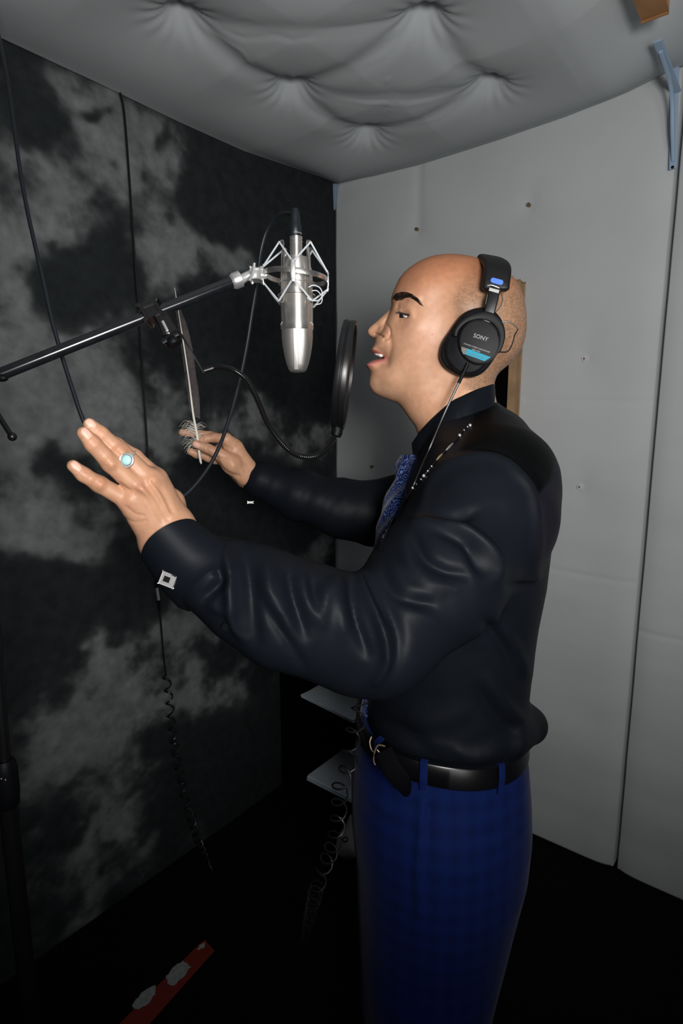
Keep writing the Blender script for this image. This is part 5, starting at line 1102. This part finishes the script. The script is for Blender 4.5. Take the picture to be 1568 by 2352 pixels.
# ================================================================ POP FILTER
pf = tag(empty('pop_filter', P(354, 715, BD(354))), 'round black pop filter on a curved gooseneck clamped to the boom', 'pop filter')
pc = P(791, 863, .845); tt = P(807, 741, .845); bb_ = P(774, 984, .845); vv = (tt - bb_) / 2; vl = np.linalg.norm(vv); vv /= vl
nx = RX * .985 - RF * .04 + RU * .05; nx -= vv * (nx @ vv); nx /= np.linalg.norm(nx); uu = np.cross(vv, nx); Rp_ = vl
th = np.linspace(0, 2 * math.pi, 72, endpoint=False); mb = MB()
prof = [(Rp_ - .006, -.008), (Rp_ - .001, -.009), (Rp_, -.007), (Rp_, -.002), (Rp_ - .0012, -.001), (Rp_ - .0012, .000), (Rp_, .001), (Rp_, .007), (Rp_ - .001, .009), (Rp_ - .006, .008)]
V = np.concatenate([[pc + nx * h_ + r * (math.cos(t) * vv + math.sin(t) * uu) for t in th] for r, h_ in prof]); n = 72; m = len(prof)
mb.add(V, [(i * n + k, i * n + (k + 1) % n, ((i + 1) % m) * n + (k + 1) % n, ((i + 1) % m) * n + k) for i in range(m) for k in range(n)]); mb.build('hoop', M['blackpaint'], pf)
for s_ in (-.003, .003):
    mb = MB(); mb.lathe(pc + nx * s_, [(.0003, -.0003), (Rp_ - .004, -.0003), (Rp_ - .004, .0003), (.0003, .0003)], 60, nx); mb.build('mesh_screen', M['screen'], pf)
mb = MB(); e0 = pc - vv * (Rp_ - .002); e1 = P(770, 1000, .845); mb.tube([e0 - vv * -.002, e0 - vv * .008, e1], [.0085, .0085, .0080], 16); mb.build('neck_socket', M['blackplastic'], pf)
gn = [(768, 1000, .845), (757, 1022, .845), (735, 1043, .845), (705, 1050, .85), (672, 1040, .855), (640, 1010, .86), (612, 968, .865), (592, 920, .87), (570, 878, .87), (545, 855, .865), (520, 845, .86), (497, 843, .855), (485, 846, .852)]
gp, gs = resample(cr_(PP(gn), 12), .0008); mb = MB(); mb.tube(gp, .0042 + .0006 * np.sin(gs * 2 * math.pi / .0032), 12); mb.build('gooseneck', M['goose'], pf)
mb = MB(); mb.tube([P(468, 852, .85), P(490, 845, .852)], [.0046, .0048], 14); mb.build('ferrule', M['blackpaint'], pf)
D_ = BD(380) - .002
mb = MB(); mb.sweep(cr_([P(404, 762, D_), P(413, 764, D_), P(430, 792, D_), P(452, 828, D_ + .004), P(468, 856, D_ + .006), P(470, 862, D_ + .006)], 4), RF, .012, .0026, 12, 5); mb.build('flat_strut', M['blackpaint'], pf)
ux = (bp(380) - bp(340)); ux /= np.linalg.norm(ux); uy = np.cross(ux, RF); uy *= np.sign(uy @ RU)
cc = bp(354); mb = MB(); mb.box(cc + uy * .001, ux * .0125, uy * .0112, RF * .011); mb.build('clamp_top', M['blackpaint'], pf)
mb = MB(); mb.sweep([P(368, 722, BD(368) - .008), P(380, 745, BD(368) - .008), P(391, 768, BD(368) - .008)], ux, [.021, .020, .026], .010, 14, 5); mb.sweep([P(374, 786, BD(368) - .008), P(392, 776, BD(368) - .008), P(410, 766, BD(368) - .008)], uy, .010, .012, 12, 5); mb.build('clamp_jaw', M['blackpaint'], pf)
mb = MB(); mb.tube([P(373, 738, BD(373) - .018), P(384, 760, BD(373) - .018)], .0024, 10); mb.tube([P(388, 766, BD(373) - .012), P(400, 786, BD(373) - .012)], .0024, 10); mb.build('clamp_bolt', M['nickel2'], pf)
kc = P(398, 784, BD(373) - .006); kx = P(400, 786, .8) - P(388, 766, .8); mb = MB(); mb.lathe(kc, [(.001, -.005), (.0095, -.005), (.0108, -.003), (.0108, .004), (.0095, .006), (.001, .006)], 24, kx); mb.build('clamp_knob', M['blackplastic'], pf)

# ================================================================ MICROPHONE CABLE
cbp = [(678, 520, .885), (677, 505, .887), (668, 492, .893), (650, 491, .905), (630, 503, .92), (612, 530, .935), (600, 570, .945), (594, 610, .95), (588, 660, .955), (578, 720, .96), (567, 790, .965), (553, 860, .965), (538, 920, .96), (522, 975, .95), (505, 1022, .94), (482, 1068, .93), (450, 1112, .915), (415, 1143, .90), (370, 1150, .88), (320, 1130, .86), (270, 1090, .85), (225, 1030, .845), (190, 962, .84), (165, 890, .84), (140, 810, .84), (118, 730, .84), (98, 640, .845), (82, 570, .85), (62, 480, .86), (46, 390, .87), (32, 290, .89), (16, 180, .92), (0, 95, .96), (-14, 30, 1.0), (-24, -40, 1.06), (-28, -75, 1.10)]
mcb = tag(empty('microphone_cable', P(538, 920, .96)), 'dark rubber cable looping from the microphone top down behind the ringed hand', 'cable')
mb = MB(); mb.tube(cr_(PP(cbp), 8), .0030, 12); mb.build('cable', M['rubber'], mcb)
xc = np.array([mx_, my_, 0]) - RX * .001
mb = MB(); mb.lathe((xc[0], xc[1], 0), [(.0045, zat(494)), (.0066, zat(503)), (.0076, zat(516)), (.0080, zat(526)), (.0090, zat(529)), (.0091, zat(545)), (.0085, zat(547)), (.0087, zat(554))], 28); mb.build('plug', M['rubber'], mcb)
mb = MB(); mb.tube([np.array([mx_ + .0083 * math.cos(t), my_ + .0083 * math.sin(t), zat(547)]) for t in np.linspace(0, 2 * math.pi, 28, endpoint=False)], .0007, 6, closed=True); mb.build('plug_band', M['nickel2'], mcb)
